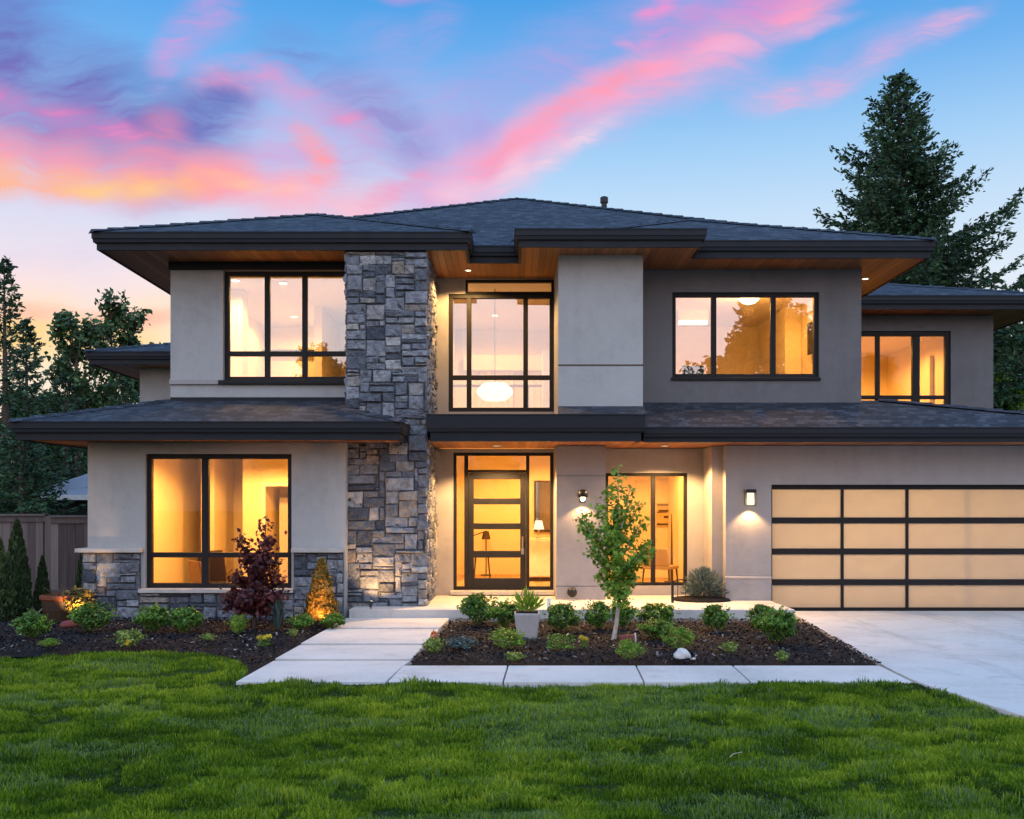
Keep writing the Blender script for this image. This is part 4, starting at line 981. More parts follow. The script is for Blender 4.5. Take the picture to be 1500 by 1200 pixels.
# mulch beds as gently mounded sheets
def noise2(x, y, s=1.0): return math.sin(x*3.1*s+1.3)*math.cos(y*2.7*s+.4)*.5+math.sin(x*7.3*s+y*5.1*s)*.3+math.sin(x*13.7*s-y*11.9*s)*.2
LB = [(-14, 12.2), (-6.08, 12.16), (-5.3, 12.38), (-4.64, 12.42), (-4.1, 12.34), (-3.65, 12.16), (-3.3, 11.85), (-3.09, 11.6), (-2.9, 11.25), (-2.79, 10.75), (-2.77, 10.27)]
def lawn_edge(x):
    if x >= -2.77: return 10.27
    return float(np.interp(x, [p[0] for p in LB], [p[1] for p in LB]))
def bed_grid(x0, x1, y0f, y1f, nx, ny, amp):
    mb = MB(); vs = []; fs = []
    for j in range(ny):
        for i in range(nx):
            x = x0+(x1-x0)*i/(nx-1) if not callable(x0) else None
            f = j/(ny-1)
            if callable(x0):
                y = y0f+(y1f-y0f)*f; x = x0(y)+(x1(y)-x0(y))*i/(nx-1)
            else: y = y0f(x)+(y1f(x)-y0f(x))*f
            e = min(1, 6*min(f, 1-f, i/(nx-1)*1.6, (1-i/(nx-1))*1.6))
            vs.append((x, y, -.008+(amp*e)+.010*noise2(x, y, 1.6)*e+random.uniform(-.006, .010)*e))
    for j in range(ny-1):
        for i in range(nx-1): fs.append((j*nx+i, j*nx+i+1, (j+1)*nx+i+1, (j+1)*nx+i))
    return MB().add(vs, fs)
BR = lambda y: min(4.5, 4.0+(y-11.3)*.10) if y < 13.4 else 4.2+(y-13.4)*.02
struct('mulch', bed_grid(lambda y: WR(y)+.012, lambda y: DL(y)-.004, 11.31, 15.69, 90, 70, .05), M['mulch'], smooth=True)
struct('mulch', bed_grid(-14, -2.62, lambda x: max(lawn_edge(x), (x+2.77)/.0387+10.27+.6 if x > -2.75 else 0)-.03, lambda x: 15.95, 140, 60, .05), M['mulch'], smooth=True)
def bed_z(x, y): return .045
def in_right(x, y): return 11.33 < y < 15.68 and WR(y)+.03 < x < DL(y)-.03
def in_left(x, y): return lawn_edge(x)+.0 < y < 15.9 and -9.5 < x < WL(y)-.03
# loose bark on the beds (beyond counting)
pts = []
while len(pts) < 22000:
    if rng.random() < .5: x, y = rng.uniform(-1.2, 4.5), rng.uniform(11.3, 15.7); ok = in_right(x, y)
    else: x, y = rng.uniform(-9.0, -2.5), rng.uniform(11.2, 15.9); ok = in_left(x, y)
    if not ok and rng.random() < .004: ok = (WL(y)-.02 < x < WL(y)+.22 or WR(y)-.2 < x < WR(y)) and 11.3 < y < 15.6
    if ok: pts.append((x, y))
P = np.array(pts); n = len(P)
Lc = rng.uniform(.008, .030, n); Wc = Lc*rng.uniform(.25, .6, n); an = rng.uniform(0, 2*np.pi, n); tl = rng.normal(0, .35, n)
V = np.zeros((n, 5, 3))
for k, (a, b, c) in enumerate([(-1, -1, 0), (1, -.7, 0), (1.1, .8, 0), (-.9, 1, 0), (0, 0, .45)]):
    lx = a*Lc; ly = b*Wc
    V[:, k, 0] = P[:, 0]+lx*np.cos(an)-ly*np.sin(an); V[:, k, 1] = P[:, 1]+lx*np.sin(an)+ly*np.cos(an)
    V[:, k, 2] = .050+rng.uniform(.0, .02, n)+lx*tl+c*Wc*1.2
idx = np.arange(n)[:, None]*5
T = np.concatenate([idx+np.array([[0, 1, 4]]), idx+np.array([[1, 2, 4]]), idx+np.array([[2, 3, 4]]), idx+np.array([[3, 0, 4]])])
o = link('bark_chips', mesh_np('bark_chips', V.reshape(-1, 3), tris=T, tint=np.repeat(rng.random(n)**1.3, 5), mat=M['chips'])); props(o, 'loose dark bark chips strewn over the mulch beds', 'bark chips', kind='stuff')

# lawn: soil sheet and blades
def lawn_z(x, y): return .0+.022*math.sin(x*1.3+.5)*math.sin(y*1.7)+.012*math.sin(x*3.9+y*2.3)
def in_lawn(x, y):
    if y < lawn_edge(x) and x < DL(y): return True
    return False
vs = []; fs = []; nx, ny = 90, 70
for j in range(ny):
    y = -6.5+(12.6+6.5)*j/(ny-1)
    for i in range(nx):
        x = -13.5+(DL(min(y, 10.27))-.01+13.5)*i/(nx-1); yy_ = min(y, lawn_edge(x)-.01)
        vs.append((x, yy_, lawn_z(x, yy_)-.015))
for j in range(ny-1):
    for i in range(nx-1): fs.append((j*nx+i, j*nx+i+1, (j+1)*nx+i+1, (j+1)*nx+i))
lw_ = MB().add(vs, fs); struct('lawn', lw_, M['soil'], smooth=True)

def vnoise(x, y, s, seed):
    """value noise, vectorised"""
    r = np.random.default_rng(seed); G = r.random((64, 64)); x = x*s+100; y = y*s+100
    xi, yi = np.floor(x).astype(int), np.floor(y).astype(int); fx, fy = x-xi, y-yi; fx = fx*fx*(3-2*fx); fy = fy*fy*(3-2*fy)
    g = lambda a, b: G[a % 64, b % 64]
    return (g(xi, yi)*(1-fx)+g(xi+1, yi)*fx)*(1-fy)+(g(xi, yi+1)*(1-fx)+g(xi+1, yi+1)*fx)*fy
NB = 540000
yb = 4.6*(12.5/4.6)**rng.random(int(NB*2.0)); half = yb*.56+.6+1.7*(rng.random(len(yb)) < .35)
xb = rng.uniform(-1, 1, len(yb))*half
le = np.interp(xb, [p[0] for p in LB], [p[1] for p in LB]); le = np.where(xb >= -2.77, 10.27, le)+rng.normal(.0, .012, len(xb))
dl = np.where(yb > 10.27, 4.02, 4.08+(10.1-yb)*.14)+rng.normal(.0, .012, len(xb))
ok = (yb < le) & (xb < dl); xb, yb = xb[ok][:NB], yb[ok][:NB]; n = len(xb)
big = vnoise(xb, yb, .9, 1); mid = vnoise(xb, yb*1.6, 2.6, 2); fine = vnoise(xb, yb, 8.0, 3); patch = vnoise(xb, yb*1.5, 1.5, 4); pt2 = vnoise(xb, yb*1.4, 3.7, 9)
clump = vnoise(xb, yb*1.25, 5.2, 21); hgt = (.016+.024*mid+.032*clump**1.5+.012*fine)*rng.uniform(.5, 1.35, n); 
tuft = (pt2 > .74); hgt = np.where(tuft, hgt*1.35, hgt)
hole = (vnoise(xb, yb*1.5, 3.0, 5) < .27) & (fine < .75); hgt = np.where(hole, hgt*.35, hgt)
wdt = (.0013+.00030*yb)*rng.uniform(.7, 1.3, n)
az = vnoise(xb, yb, 1.7, 6)*6.28*1.5+rng.normal(0, 1.7, n); ln = np.abs(rng.normal(.26, .22, n))+.15*(mid > .65)
face = rng.uniform(0, 2*np.pi, n)
z0 = .022*np.sin(xb*1.3+.5)*np.sin(yb*1.7)+.012*np.sin(xb*3.9+yb*2.3)-.015
tx, ty = np.cos(az)*ln, np.sin(az)*ln; wx, wy = np.cos(face)*wdt, np.sin(face)*wdt
V = np.zeros((n, 5, 3))
V[:, 0] = np.c_[xb-wx, yb-wy, z0]; V[:, 1] = np.c_[xb+wx, yb+wy, z0]
mx, my, mz = xb+tx*hgt*.35, yb+ty*hgt*.35, z0+hgt*.62
V[:, 2] = np.c_[mx+wx*.8, my+wy*.8, mz]; V[:, 3] = np.c_[mx-wx*.8, my-wy*.8, mz]
V[:, 4] = np.c_[xb+tx*hgt, yb+ty*hgt, z0+hgt*(1-.25*ln)]
tn = np.clip(.04+.28*big+.20*mid+.34*clump+rng.normal(0, .11, n)-.25*hole, 0, .74)
blue = (patch > .68) & (rng.random(n) < .45) | (tuft & (rng.random(n) < .2)); tn = np.where(blue, rng.uniform(.80, .92, n), tn)
dry = rng.random(n) < .015; tn = np.where(dry, .98, tn)
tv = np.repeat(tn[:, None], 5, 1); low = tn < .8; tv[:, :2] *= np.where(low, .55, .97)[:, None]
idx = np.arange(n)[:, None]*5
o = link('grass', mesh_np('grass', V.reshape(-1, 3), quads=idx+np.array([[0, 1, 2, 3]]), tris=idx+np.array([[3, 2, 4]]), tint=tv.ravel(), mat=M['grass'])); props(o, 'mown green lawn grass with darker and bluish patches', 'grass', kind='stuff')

# ================================================================== FENCE, NEIGHBOUR
def fence(x0, x1, y, h, label):
    t = empty('fence', ((x0+x1)/2, y, 0), label, 'fence', 'wooden fence sections'); mb = MB(); x = x0; rr = random.Random(int(x0*10))
    while x < x1-.02:
        wd = rr.uniform(.13, .15); mb.box(x, min(x+wd, x1), y-.012+rr.uniform(-.004, .004), y+.012, .03, h-.03+rr.uniform(-.004, .004), rr.random()); x += wd+.006
    obj('board_panel', mb, M['fence'], t)
    obj('cap_rail', MB().box(x0, x1, y-.07, y+.07, h, h+.04, .5), M['fence'], t, bevel=.006)
    for z_ in (.18, h-.102): obj('trim_rail', MB().box(x0, x1, y-.04, y-.014, z_, z_+.1, .4), M['fence'], t)
    obj('post', MB().box(x1-.0, x1+.10, y-.055, y+.055, 0, h+.0, .6), M['fence'], t)
fp = px(66, 758, 18.4)
fence(-12.6, -10.6, 18.5, 1.60, 'weathered board fence section running out of the frame on the left')
fence(-10.5, fp.x, 18.46, 1.60, 'weathered board fence section behind the tallest columnar cypress')
fence(fp.x+.11, -6.66, 18.40, 1.575, 'weathered board fence section meeting the stone plinth of the house')
nb = empty('neighbour_house', (-18, 33, 0), 'low dark house with a grey roof beyond the fence', 'house')
a, b = px(44, 726, 30), px(170, 731, 30)
obj('wall', MB().box(a.x+.3, b.x, 30.6, 37, -.05, a.z-.05), simple('dark siding', (.03, .04, .045), .8), nb)
off = WLOC[nb.name]
me = bpy.data.meshes.new('roof'); rv = [(a.x-.3, 30, a.z), (b.x, 30, a.z), (b.x, 37.6, a.z), (a.x-.3, 37.6, a.z), (a.x+.9, 33.6, a.z+.98), (b.x, 33.6, a.z+.62)]
me.from_pydata([tuple(Vector(p)-off) for p in rv], [], [(0, 1, 5, 4), (2, 3, 4, 5), (3, 0, 4), (1, 2, 5)]); uvl = me.uv_layers.new(name='UVMap')
for lp in me.loops: c = me.vertices[lp.vertex_index].co; uvl.data[lp.index].uv = (c.x, c.y)
me.materials.append(simple('grey roofing', (.20, .21, .24), .9, bs=.3)); me.update(); link('roof', me, nb)
obj('gutter', MB().box(a.x-.35, b.x, 29.86, 29.99, a.z-.13, a.z+.02), simple('pale gutter', (.5, .5, .5), .6), nb)

# ================================================================== PLANTS
def leaves(C, N, size, asp=.5, jit=.5, rs=None):
    """rhombic leaves at C facing roughly N -> verts, quads"""
    rs = rs or rng; n = len(C)
    N = N+rs.normal(0, jit, (n, 3)); N /= np.linalg.norm(N, axis=1)[:, None]+1e-9
    A = rs.normal(0, 1, (n, 3)); A -= N*(A*N).sum(1)[:, None]; A /= np.linalg.norm(A, axis=1)[:, None]+1e-9
    B = np.cross(N, A); s = (size*rs.uniform(.65, 1.3, n))[:, None]
    V = np.zeros((n, 4, 3)); V[:, 0] = C-A*s; V[:, 1] = C+B*s*asp+N*s*.18; V[:, 2] = C+A*s; V[:, 3] = C-B*s*asp+N*s*.18
    return V.reshape(-1, 3), np.arange(n*4).reshape(-1, 4)
def foliage_mesh(name, C, N, size, m, asp=.5, jit=.5, tint_=None):
    V, Q = leaves(C, N, size, asp, jit); t_ = np.repeat(tint_ if tint_ is not None else rng.random(len(C)), 4)
    return mesh_np(name, V, quads=Q, tint=t_, mat=m)
def blob_points(n, blobs, shell=.55):
    """points in lumps: blobs = (centre, radii)"""
    C = []; N = []
    wv = np.array([b[1][0]*b[1][2] for b in blobs]); wv = wv/wv.sum()
    for b, k in zip(blobs, (wv*n).astype(int)):
        dv = rng.normal(0, 1, (k, 3)); dv /= np.linalg.norm(dv, axis=1)[:, None]
        r = (shell+(1-shell)*rng.random(k)**.6)
        C.append(np.array(b[0])+dv*r[:, None]*np.array(b[1])); N.append(dv+np.array([0, 0, .45]))
    return np.concatenate(C), np.concatenate(N)
def shrub_mesh(name, seed, m='box_leaf', n=1500, size=.019, lumps=16, flat=.85, asp=.55):
    rr = random.Random(seed); bl = [((0, 0, .47*flat), (.36, .36, .40*flat))]
    for k in range(lumps):
        a = rr.uniform(0, 6.28); e = rr.uniform(-.35, 1.25); r = rr.uniform(.30, .40)
        bl.append(((math.cos(a)*math.cos(e)*r, math.sin(a)*math.cos(e)*r, flat*(.46+.46*math.sin(e)*.85)), (rr.uniform(.10, .17),)*2+(rr.uniform(.09, .15),)))
    C, N = blob_points(n, bl); C[:, 2] = np.maximum(C[:, 2], .03)
    k = max(8, n//14); dv = rng.normal(0, 1, (k//4, 3)); dv[:, 2] = np.abs(dv[:, 2])+.1; dv /= np.linalg.norm(dv, axis=1)[:, None]; dv = np.repeat(dv, 4, 0)
    C = np.concatenate([C, np.array([0, 0, .45*flat])+dv*np.array([.52, .52, .47*flat])*np.tile([.92, 1.0, 1.09, 1.17], len(dv)//4)[:, None]+rng.normal(0, .012, (len(dv), 3))]); N = np.concatenate([N, dv+rng.normal(0, .5, (len(dv), 3))]); C[:, 2] = np.maximum(C[:, 2], .03)
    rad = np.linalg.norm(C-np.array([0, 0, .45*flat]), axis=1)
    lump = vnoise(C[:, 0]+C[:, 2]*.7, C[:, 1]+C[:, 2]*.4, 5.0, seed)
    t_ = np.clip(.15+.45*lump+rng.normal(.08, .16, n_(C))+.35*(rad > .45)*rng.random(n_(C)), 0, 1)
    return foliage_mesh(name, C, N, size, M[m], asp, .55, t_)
def n_(a): return len(a)
def stem_mb(): return MB().tube([(0, 0, -.02), (.01, .0, .25), (0, .01, .5)], [.035, .03, .015], 6).tube([(.0, 0, .1), (.12, .05, .42)], [.02, .008], 5).tube([(0, 0, .12), (-.1, .08, .45)], [.02, .008], 5)
protos = {}
def proto(kind, var):
    if (kind, var) in protos: return protos[(kind, var)]
    sd = hash((kind, var)) % 1000 if False else sum(map(ord, kind))+var*17
    if kind == 'box': fm = shrub_mesh('foliage', sd, 'box_leaf', 2400, .042, 20)
    elif kind == 'lime': fm = shrub_mesh('foliage', sd, 'lime_leaf', 700, .052, 9, .7, .6)
    elif kind == 'fresh': fm = shrub_mesh('foliage', sd, 'tree_leaf', 1500, .040, 12, .75, .35)
    elif kind == 'loose':   # small upright-leaved plants
        k = 260; a = rng.uniform(0, 6.28, k); r = .42*np.sqrt(rng.random(k)); h = rng.uniform(.15, .8, k)
        C = np.c_[np.cos(a)*r, np.sin(a)*r, h]; N = np.c_[np.cos(a+1.57), np.sin(a+1.57), rng.normal(.2, .3, k)]
        fm = foliage_mesh('foliage', C, N, .085, M['box_leaf'], .3, .5, np.clip(rng.normal(.6, .22, k), 0, 1))
    elif kind == 'blue':
        k = 420; a = rng.uniform(0, 6.28, k); r = .45*np.sqrt(rng.random(k)); h = rng.uniform(.1, .7, k)*(1-r)
        C = np.c_[np.cos(a)*r, np.sin(a)*r, h+.1]; N = np.c_[np.cos(a), np.sin(a), np.full(k, .8)]
        fm = foliage_mesh('foliage', C, N, .075, M['lavender'], .5, .5)
    elif kind == 'grass':
        k = 240; a = rng.uniform(0, 6.28, k); sp = rng.uniform(.05, .5, k); hh = rng.uniform(.55, 1.1, k); w_ = .016
        V = np.zeros((k, 5, 3)); ca, sa = np.cos(a), np.sin(a)
        for q_, (f, zf, ws) in enumerate([(.1, 0, -1), (.1, 0, 1), (.45, .65, .8), (.45, .65, -.8), (1, 1, 0)]):
            V[:, q_] = np.c_[ca*sp*f-sa*w_*ws, sa*sp*f+ca*w_*ws, zf*hh*(1-.2*(f == 1)*sp)]
        i_ = np.arange(k)[:, None]*5
        fm = mesh_np('foliage', V.reshape(-1, 3), i_+np.array([[0, 1, 2, 3]]), i_+np.array([[3, 2, 4]]), np.repeat(rng.random(k), 5), M['lavender'])
    elif kind == 'flower':
        C, N = blob_points(160, [((rng.uniform(-.3, .3), rng.uniform(-.3, .3), rng.uniform(.5, .75)), (.16, .16, .12)) for _ in range(7)])
        fm = foliage_mesh('blossom', C, N, .075, M['yellow'], .8, .4)
    protos[(kind, var)] = fm
    return fm
def plant(name, label, cat, kind, var, x, ybase, wpx, hpx, rot=None, group=None, stem=True, extra=None, z=.045):
    """x, ybase: photo pixel of the foot; wpx, hpx: size in photo pixels"""
    g = gp(x, ybase, z); s = g.y/F
    t = empty(name, g, label, cat, group); t.rotation_euler = (0, 0, rot if rot is not None else random.uniform(0, 6.28))
    wd, h = wpx*s*(1.14 if kind in ('box', 'fresh') else 1.0), hpx*s*(1.08 if kind in ('box', 'fresh') else 1.0)
    f = link('blossom' if kind == 'flower' else 'foliage', proto(kind, var), t); f.scale = (wd, wd, h/.9)
    if kind == 'flower':
        f2 = link('foliage', proto('loose', 0), t); f2.scale = (wd*.9, wd*.9, h*.7)
    elif stem and kind in ('box', 'lime', 'fresh'):
        if 'stem' not in protos:
            e = obj('stem', stem_mb(), M['bark'], t, local=True); protos['stem'] = e.data
        else: e = link('stem', protos['stem'], t)
        e.scale = (wd, wd, h)
    if extra: extra(t, wd, h)
    return t
BX = 'round boxwood shrubs'
B = [  # label, x, y foot, width, height, kind, variant
 ('round green shrub at the left end of the row before the porch, nearest the walkway', 704, 917, 52, 50, 'box', 0),
 ('round green shrub pressed against the left side of the grey planter', 737, 921, 46, 42, 'box', 1),
 ('spreading bright shrub in front of the grey planter', 743, 953, 54, 38, 'fresh', 0),
 ('round dark shrub right of the grey planter, before the wall lamp pier', 822, 926, 46, 44, 'box', 2),
 ('round shrub just left of the young tree trunk', 874, 923, 40, 44, 'box', 0),
 ('round shrub just right of and behind the young tree trunk', 912, 922, 36, 42, 'box', 1),
 ('wide green shrub before the porch step between the tree and the garage wall', 964, 915, 54, 32, 'box', 2),
 ('low green shrub in front of the wide shrub and right of the red pot', 961, 938, 48, 32, 'box', 1),
 ('bright green shrub directly in front of the young tree', 921, 968, 40, 36, 'fresh', 1),
 ('bright round shrub directly behind the white rock', 993, 953, 44, 40, 'fresh', 2),
 ('round shrub in front of the lavender bush by the garage wall', 1050, 926, 40, 42, 'box', 0),
 ('dark shrub behind the biggest shrub at the driveway corner of the bed', 1117, 926, 38, 42, 'box', 2),
 ('biggest round shrub in the bed, at the driveway corner', 1138, 944, 54, 54, 'box', 1),
 ('round shrub at the far left in front of the columnar cypress', 48, 937, 46, 40, 'box', 2),
 ('round dark shrub at the left corner of the stone plinth', 137, 927, 54, 46, 'box', 0),
 ('left one of two round shrubs under the lower left window', 223, 928, 46, 42, 'box', 1),
 ('right one of two round shrubs under the lower left window', 271, 928, 44, 40, 'box', 2),
]
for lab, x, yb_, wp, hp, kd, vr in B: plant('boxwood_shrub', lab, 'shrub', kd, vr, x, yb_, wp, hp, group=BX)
plant('leafy_plant', 'small yellow green plant at the front edge of the bed below the planter', 'plant', 'lime', 0, 753, 970, 30, 22)
plant('leafy_plant', 'low spiky plant in the middle of the right bed', 'plant', 'loose', 0, 821, 954, 50, 28)
plant('leafy_plant', 'small yellowish plant between the white rock and the driveway shrubs', 'plant', 'lime', 1, 1070, 958, 28, 24)
plant('leafy_plant', 'pale lime plant at the front right of the bed near the driveway', 'plant', 'lime', 2, 1146, 971, 22, 24)
plant('leafy_plant', 'yellow green plant with an orange bloom at the walkway edge of the right bed', 'plant', 'lime', 1, 637, 958, 38, 32, extra=lambda t, wd, h: (lambda f: setattr(f, 'scale', (wd*.5, wd*.5, h*1.1)) or setattr(f, 'location', (wd*.3, 0, 0)))(link('bloom', foliage_mesh('bloom', *blob_points(60, [((0, 0, .7), (.3, .3, .2))]), .12, M['orange']), t)))
plant('leafy_plant', 'blue green low plant beside the orange bloom', 'plant', 'blue', 0, 676, 951, 52, 26)
plant('yellow_flowers', 'single yellow flower clump in the middle of the right bed', 'flowers', 'flower', 0, 855, 950, 16, 22)
plant('leafy_plant', 'hosta like pale leaved plant in the left bed below the stone plinth', 'plant', 'lime', 0, 187, 950, 44, 40, extra=lambda t, wd, h: (lambda f: setattr(f, 'scale', (wd*.4, wd*.4, h*.5)) or setattr(f, 'location', (wd*.1, -wd*.45, 0)))(link('bloom', proto('flower', 1), t)))
plant('leafy_plant', 'small pale plant at the lawn edge below the two window shrubs', 'plant', 'lime', 2, 304, 940, 24, 16)
plant('leafy_plant', 'small light plant in front of the far left shrub', 'plant', 'fresh', 1, 72, 949, 28, 16)
plant('leafy_plant', 'bright green grassy plant left of the dark red tree', 'plant', 'fresh', 2, 349, 930, 30, 34)
plant('ornamental_grass', 'blue green grass tuft right of the dark red tree', 'grass plant', 'grass', 0, 407, 924, 46, 46)
plant('yellow_flowers', 'bright yellow flower clump at the front of the left bed', 'flowers', 'flower', 0, 387, 948, 24, 22)
plant('low_hedge', 'low dark green ground shrub left of the arborvitae foot', 'shrub', 'box', 0, 440, 924, 34, 26)
plant('low_hedge', 'low dark green ground shrub right of the arborvitae foot', 'shrub', 'box', 1, 487, 922, 34, 24)
plant('leafy_plant', 'small reddish plant between the arborvitae and the grass tuft', 'plant', 'lime', 1, 430, 934, 16, 18)
plant('leafy_plant', 'pale little plant in the shade beside the far left cypress', 'plant', 'lime', 0, 46, 908, 16, 22)
# lavender-like bush in its own mulch on the porch slab
pf = lambda x, y: gp(x, y, .20)
g = pf(1030, 893)
props(obj('mulch_mound', MB().lathe([(.50, 0), (.46, .035), (.25, .06), (.02, .065)], (0, 0, 0), 20), M['mulch'], None, loc=(3.18, 17.25, .203), local=True, smooth=True), 'small dark mulch mound against the porch side of the garage wall', 'mulch')
k = 2600; a = rng.uniform(0, 6.28, k); e = rng.uniform(.15, 1.5, k); rr_ = rng.uniform(.35, 1.0, k)
dv = np.c_[np.cos(a)*np.cos(e), np.sin(a)*np.cos(e), np.sin(e)]
C = dv*rr_[:, None]*np.array([.40, .36, .50]); A_ = dv+rng.normal(0, .25, (k, 3)); A_ /= np.linalg.norm(A_, axis=1)[:, None]
Sd = np.cross(A_, rng.normal(0, 1, (k, 3))); Sd /= np.linalg.norm(Sd, axis=1)[:, None]
V = np.stack([C-A_*.05, C+Sd*.007, C+A_*.06, C-Sd*.007], 1).reshape(-1, 3)
t = empty('lavender_bush', (3.22, 17.2, .25), 'blue grey needle leaved bush at the corner of the porch and garage wall', 'shrub')
link('foliage', mesh_np('foliage', V, quads=np.arange(4*k).reshape(-1, 4), tint=np.repeat(rng.random(k), 4), mat=M['lavender']), t)
obj('stem', MB().tube([(0, 0, -.01), (.02, 0, .2)], [.03, .015], 6), M['bark'], t, local=True)

# columnar cypresses, arborvitae
def column_mesh(n, seed, m, size=.03, point=1.5, lump=.12):
    h = rng.random(n)**1.15; a = rng.uniform(0, 6.28, n)
    prof = np.minimum(1, (h+.02)/.12)**.5*(1-h**point)**.75
    ln_ = vnoise(a*1.6, h*9, 1.0, seed); r = .5*prof*(1-lump+2*lump*ln_)*rng.uniform(.72, 1.04, n)
    C = np.c_[np.cos(a)*r, np.sin(a)*r, h]; N = np.c_[np.cos(a), np.sin(a), np.full(n, .6)]
    up = np.c_[np.cos(a)*.35, np.sin(a)*.35, np.ones(n)]+rng.normal(0, .3, (n, 3)); up /= np.linalg.norm(up, axis=1)[:, None]
    Sd = np.cross(up, N+rng.normal(0, .4, (n, 3))); Sd /= np.linalg.norm(Sd, axis=1)[:, None]; sz = size*rng.uniform(.6, 1.3, n)[:, None]
    asp = np.array([1, 1, .38])
    V = np.stack([C-up*sz*asp, C+Sd*sz*.55, C+up*sz*1.3*asp, C-Sd*sz*.55], 1).reshape(-1, 3)
    return mesh_np('foliage', V, quads=np.arange(4*n).reshape(-1, 4), tint=np.repeat(np.clip(.35*ln_+rng.normal(.2, .18, n)+.2*h, 0, 1), 4), mat=M[m])
cy = column_mesh(5200, 3, 'cypress', .07)
def cypress(x, ytop, Yd, wpx, label):
    zt = px(0, ytop, Yd).z; X_w = px(x, 0, Yd).x
    t = empty('columnar_cypress', (X_w, Yd, .03), label, 'cypress', 'columnar cypresses by the fence')
    f = link('foliage', cy, t); wd = wpx*Yd/F; f.scale = (wd, wd, zt); f.rotation_euler = (0, 0, random.uniform(0, 6))
    obj('trunk', MB().tube([(0, 0, -.03), (0, 0, zt*.6)], [.04, .015], 6), M['bark'], t, local=True)
cypress(25, 766, 16.6, 40, 'tallest columnar cypress in front of the fence on the left')
cypress(-4, 790, 15.6, 52, 'columnar cypress cut by the left edge of the picture')
cypress(62, 818, 17.0, 24, 'small columnar cypress between the tallest cypress and the dark planter')
cypress(120, 812, 17.3, 22, 'dark columnar cypress half hidden by the stone plinth')
g = gp(471, 916, .045)
t = empty('arborvitae', g, 'conical golden arborvitae lit orange in front of the stone plinth', 'arborvitae')
f = link('foliage', column_mesh(4200, 8, 'lit_gold_leaf', .075, 1.15, .16), t); f.scale = (52*g.y/F, 52*g.y/F, 96*g.y/F)
obj('trunk', MB().tube([(0, 0, -.03), (0, 0, .5)], [.03, .012], 6), M['bark'], t, local=True)
# shrub glowing in a spotlight by the dark planter
t = empty('lit_shrub', (-6.62, 15.55, .04), 'golden shrub glowing in a spotlight left of the stone plinth', 'shrub')
f = link('foliage', shrub_mesh('foliage', 77, 'lit_gold_leaf', 900, .055, 10, 1.0, .6), t); f.scale = (.62, .62, .52)
obj('stem', MB().tube([(0, 0, -.03), (0, 0, .3)], [.025, .012], 6), M['bark'], t, local=True)
c = Vector((px(90, 0, 15.6).x, 15.6, .03))
t = empty('dark_planter', c, 'dark round planter with a rusty rim left of the glowing shrub', 'planter')
obj('pot', MB().lathe([(.22, 0), (.27, .18), (.29, .36), (.255, .37), (.24, .30), (.02, .29)], c), M['furn'], t); obj('rim', MB().lathe([(.292, .33), (.31, .35), (.31, .40), (.27, .41), (.262, .371)], c), simple('rusty rim', (.16, .05, .02), .8), t)
br = MB()
for k in range(9):
    a = random.uniform(0, 6.28); br.tube([c+Vector((0, 0, .3)), c+Vector((.14*math.cos(a), .14*math.sin(a), .42)), c+Vector((.26*math.cos(a+.3), .26*math.sin(a+.3), .47+random.uniform(0, .1)))], [.01, .008, .003], 5)
obj('twigs', br, M['bark'], t)
t = empty('branch', gp(64, 905, .05), 'bare forked branch leaning before the dark planter', 'branch'); c = Vector(t.location)
obj('twig', MB().tube([c+Vector((-.16, 0, .0)), c+Vector((0, .0, .16)), c+Vector((.18, .03, .30))], [.012, .012, .006], 6).tube([c+Vector((.02, 0, .03)), c+Vector((.1, 0, .16)), c+Vector((.13, 0, .3))], [.012, .01, .006], 6), M['pale_bark'], t)
t = props(obj('rock', MB().lathe([(.10, 0), (.13, .04), (.10, .09), (.03, .11)], (0, 0, 0), 11), M['terracotta'], loc=gp(101, 920, .04), local=True, bevel=.02), 'reddish stone at the foot of the dark planter', 'rock')

# dark red small tree
def limb(mb, p, d, L, r, lvl, tips, rr, spread=.7, up=.12, nseg=4):
    pts = [Vector(p)]; dd = Vector(d).normalized()
    for i in range(nseg):
        dd = (dd+Vector((rr.gauss(0, .12), rr.gauss(0, .12), rr.gauss(0, .08)+up))).normalized(); pts.append(pts[-1]+dd*L/nseg)
    mb.tube(pts, [r*(1-.75*i/nseg) for i in range(nseg+1)], 6 if r > .02 else 4, cap=False)
    for i, q in enumerate(pts[1:]): tips.append((q, dd, lvl, (i+1)/nseg))
    if lvl > 0:
        for i in range(rr.choice([3, 4, 4])):
            f = rr.uniform(.35, 1.0); q = pts[0].lerp(pts[-1], f) if nseg < 2 else pts[min(nseg, max(1, int(f*nseg)))]
            ax = Vector((rr.gauss(0, 1), rr.gauss(0, 1), rr.gauss(0, .6))).normalized()
            limb(mb, q, (dd+ax*spread), L*rr.uniform(.5, .75), r*.45, lvl-1, tips, rr, spread, up, nseg)
def leaf_clusters(tips, per, rad, size, m, name='crown', minlvl=1, asp=.6, flat=1.0, tb=.5):
    C = []; T_ = []
    for q, dd, lvl, f in tips:
        if lvl > minlvl: continue
        k = per; off = rng.normal(0, rad, (k, 3)); off[:, 2] *= flat; C.append(np.array(q)+off); T_.append(np.clip(rng.normal(tb, .2, k)+rng.normal(0, .14), 0, 1))
    C = np.concatenate(C); N = rng.normal(0, .6, (len(C), 3))+np.array([0, -.3, .7])
    return C, N, np.concatenate(T_)
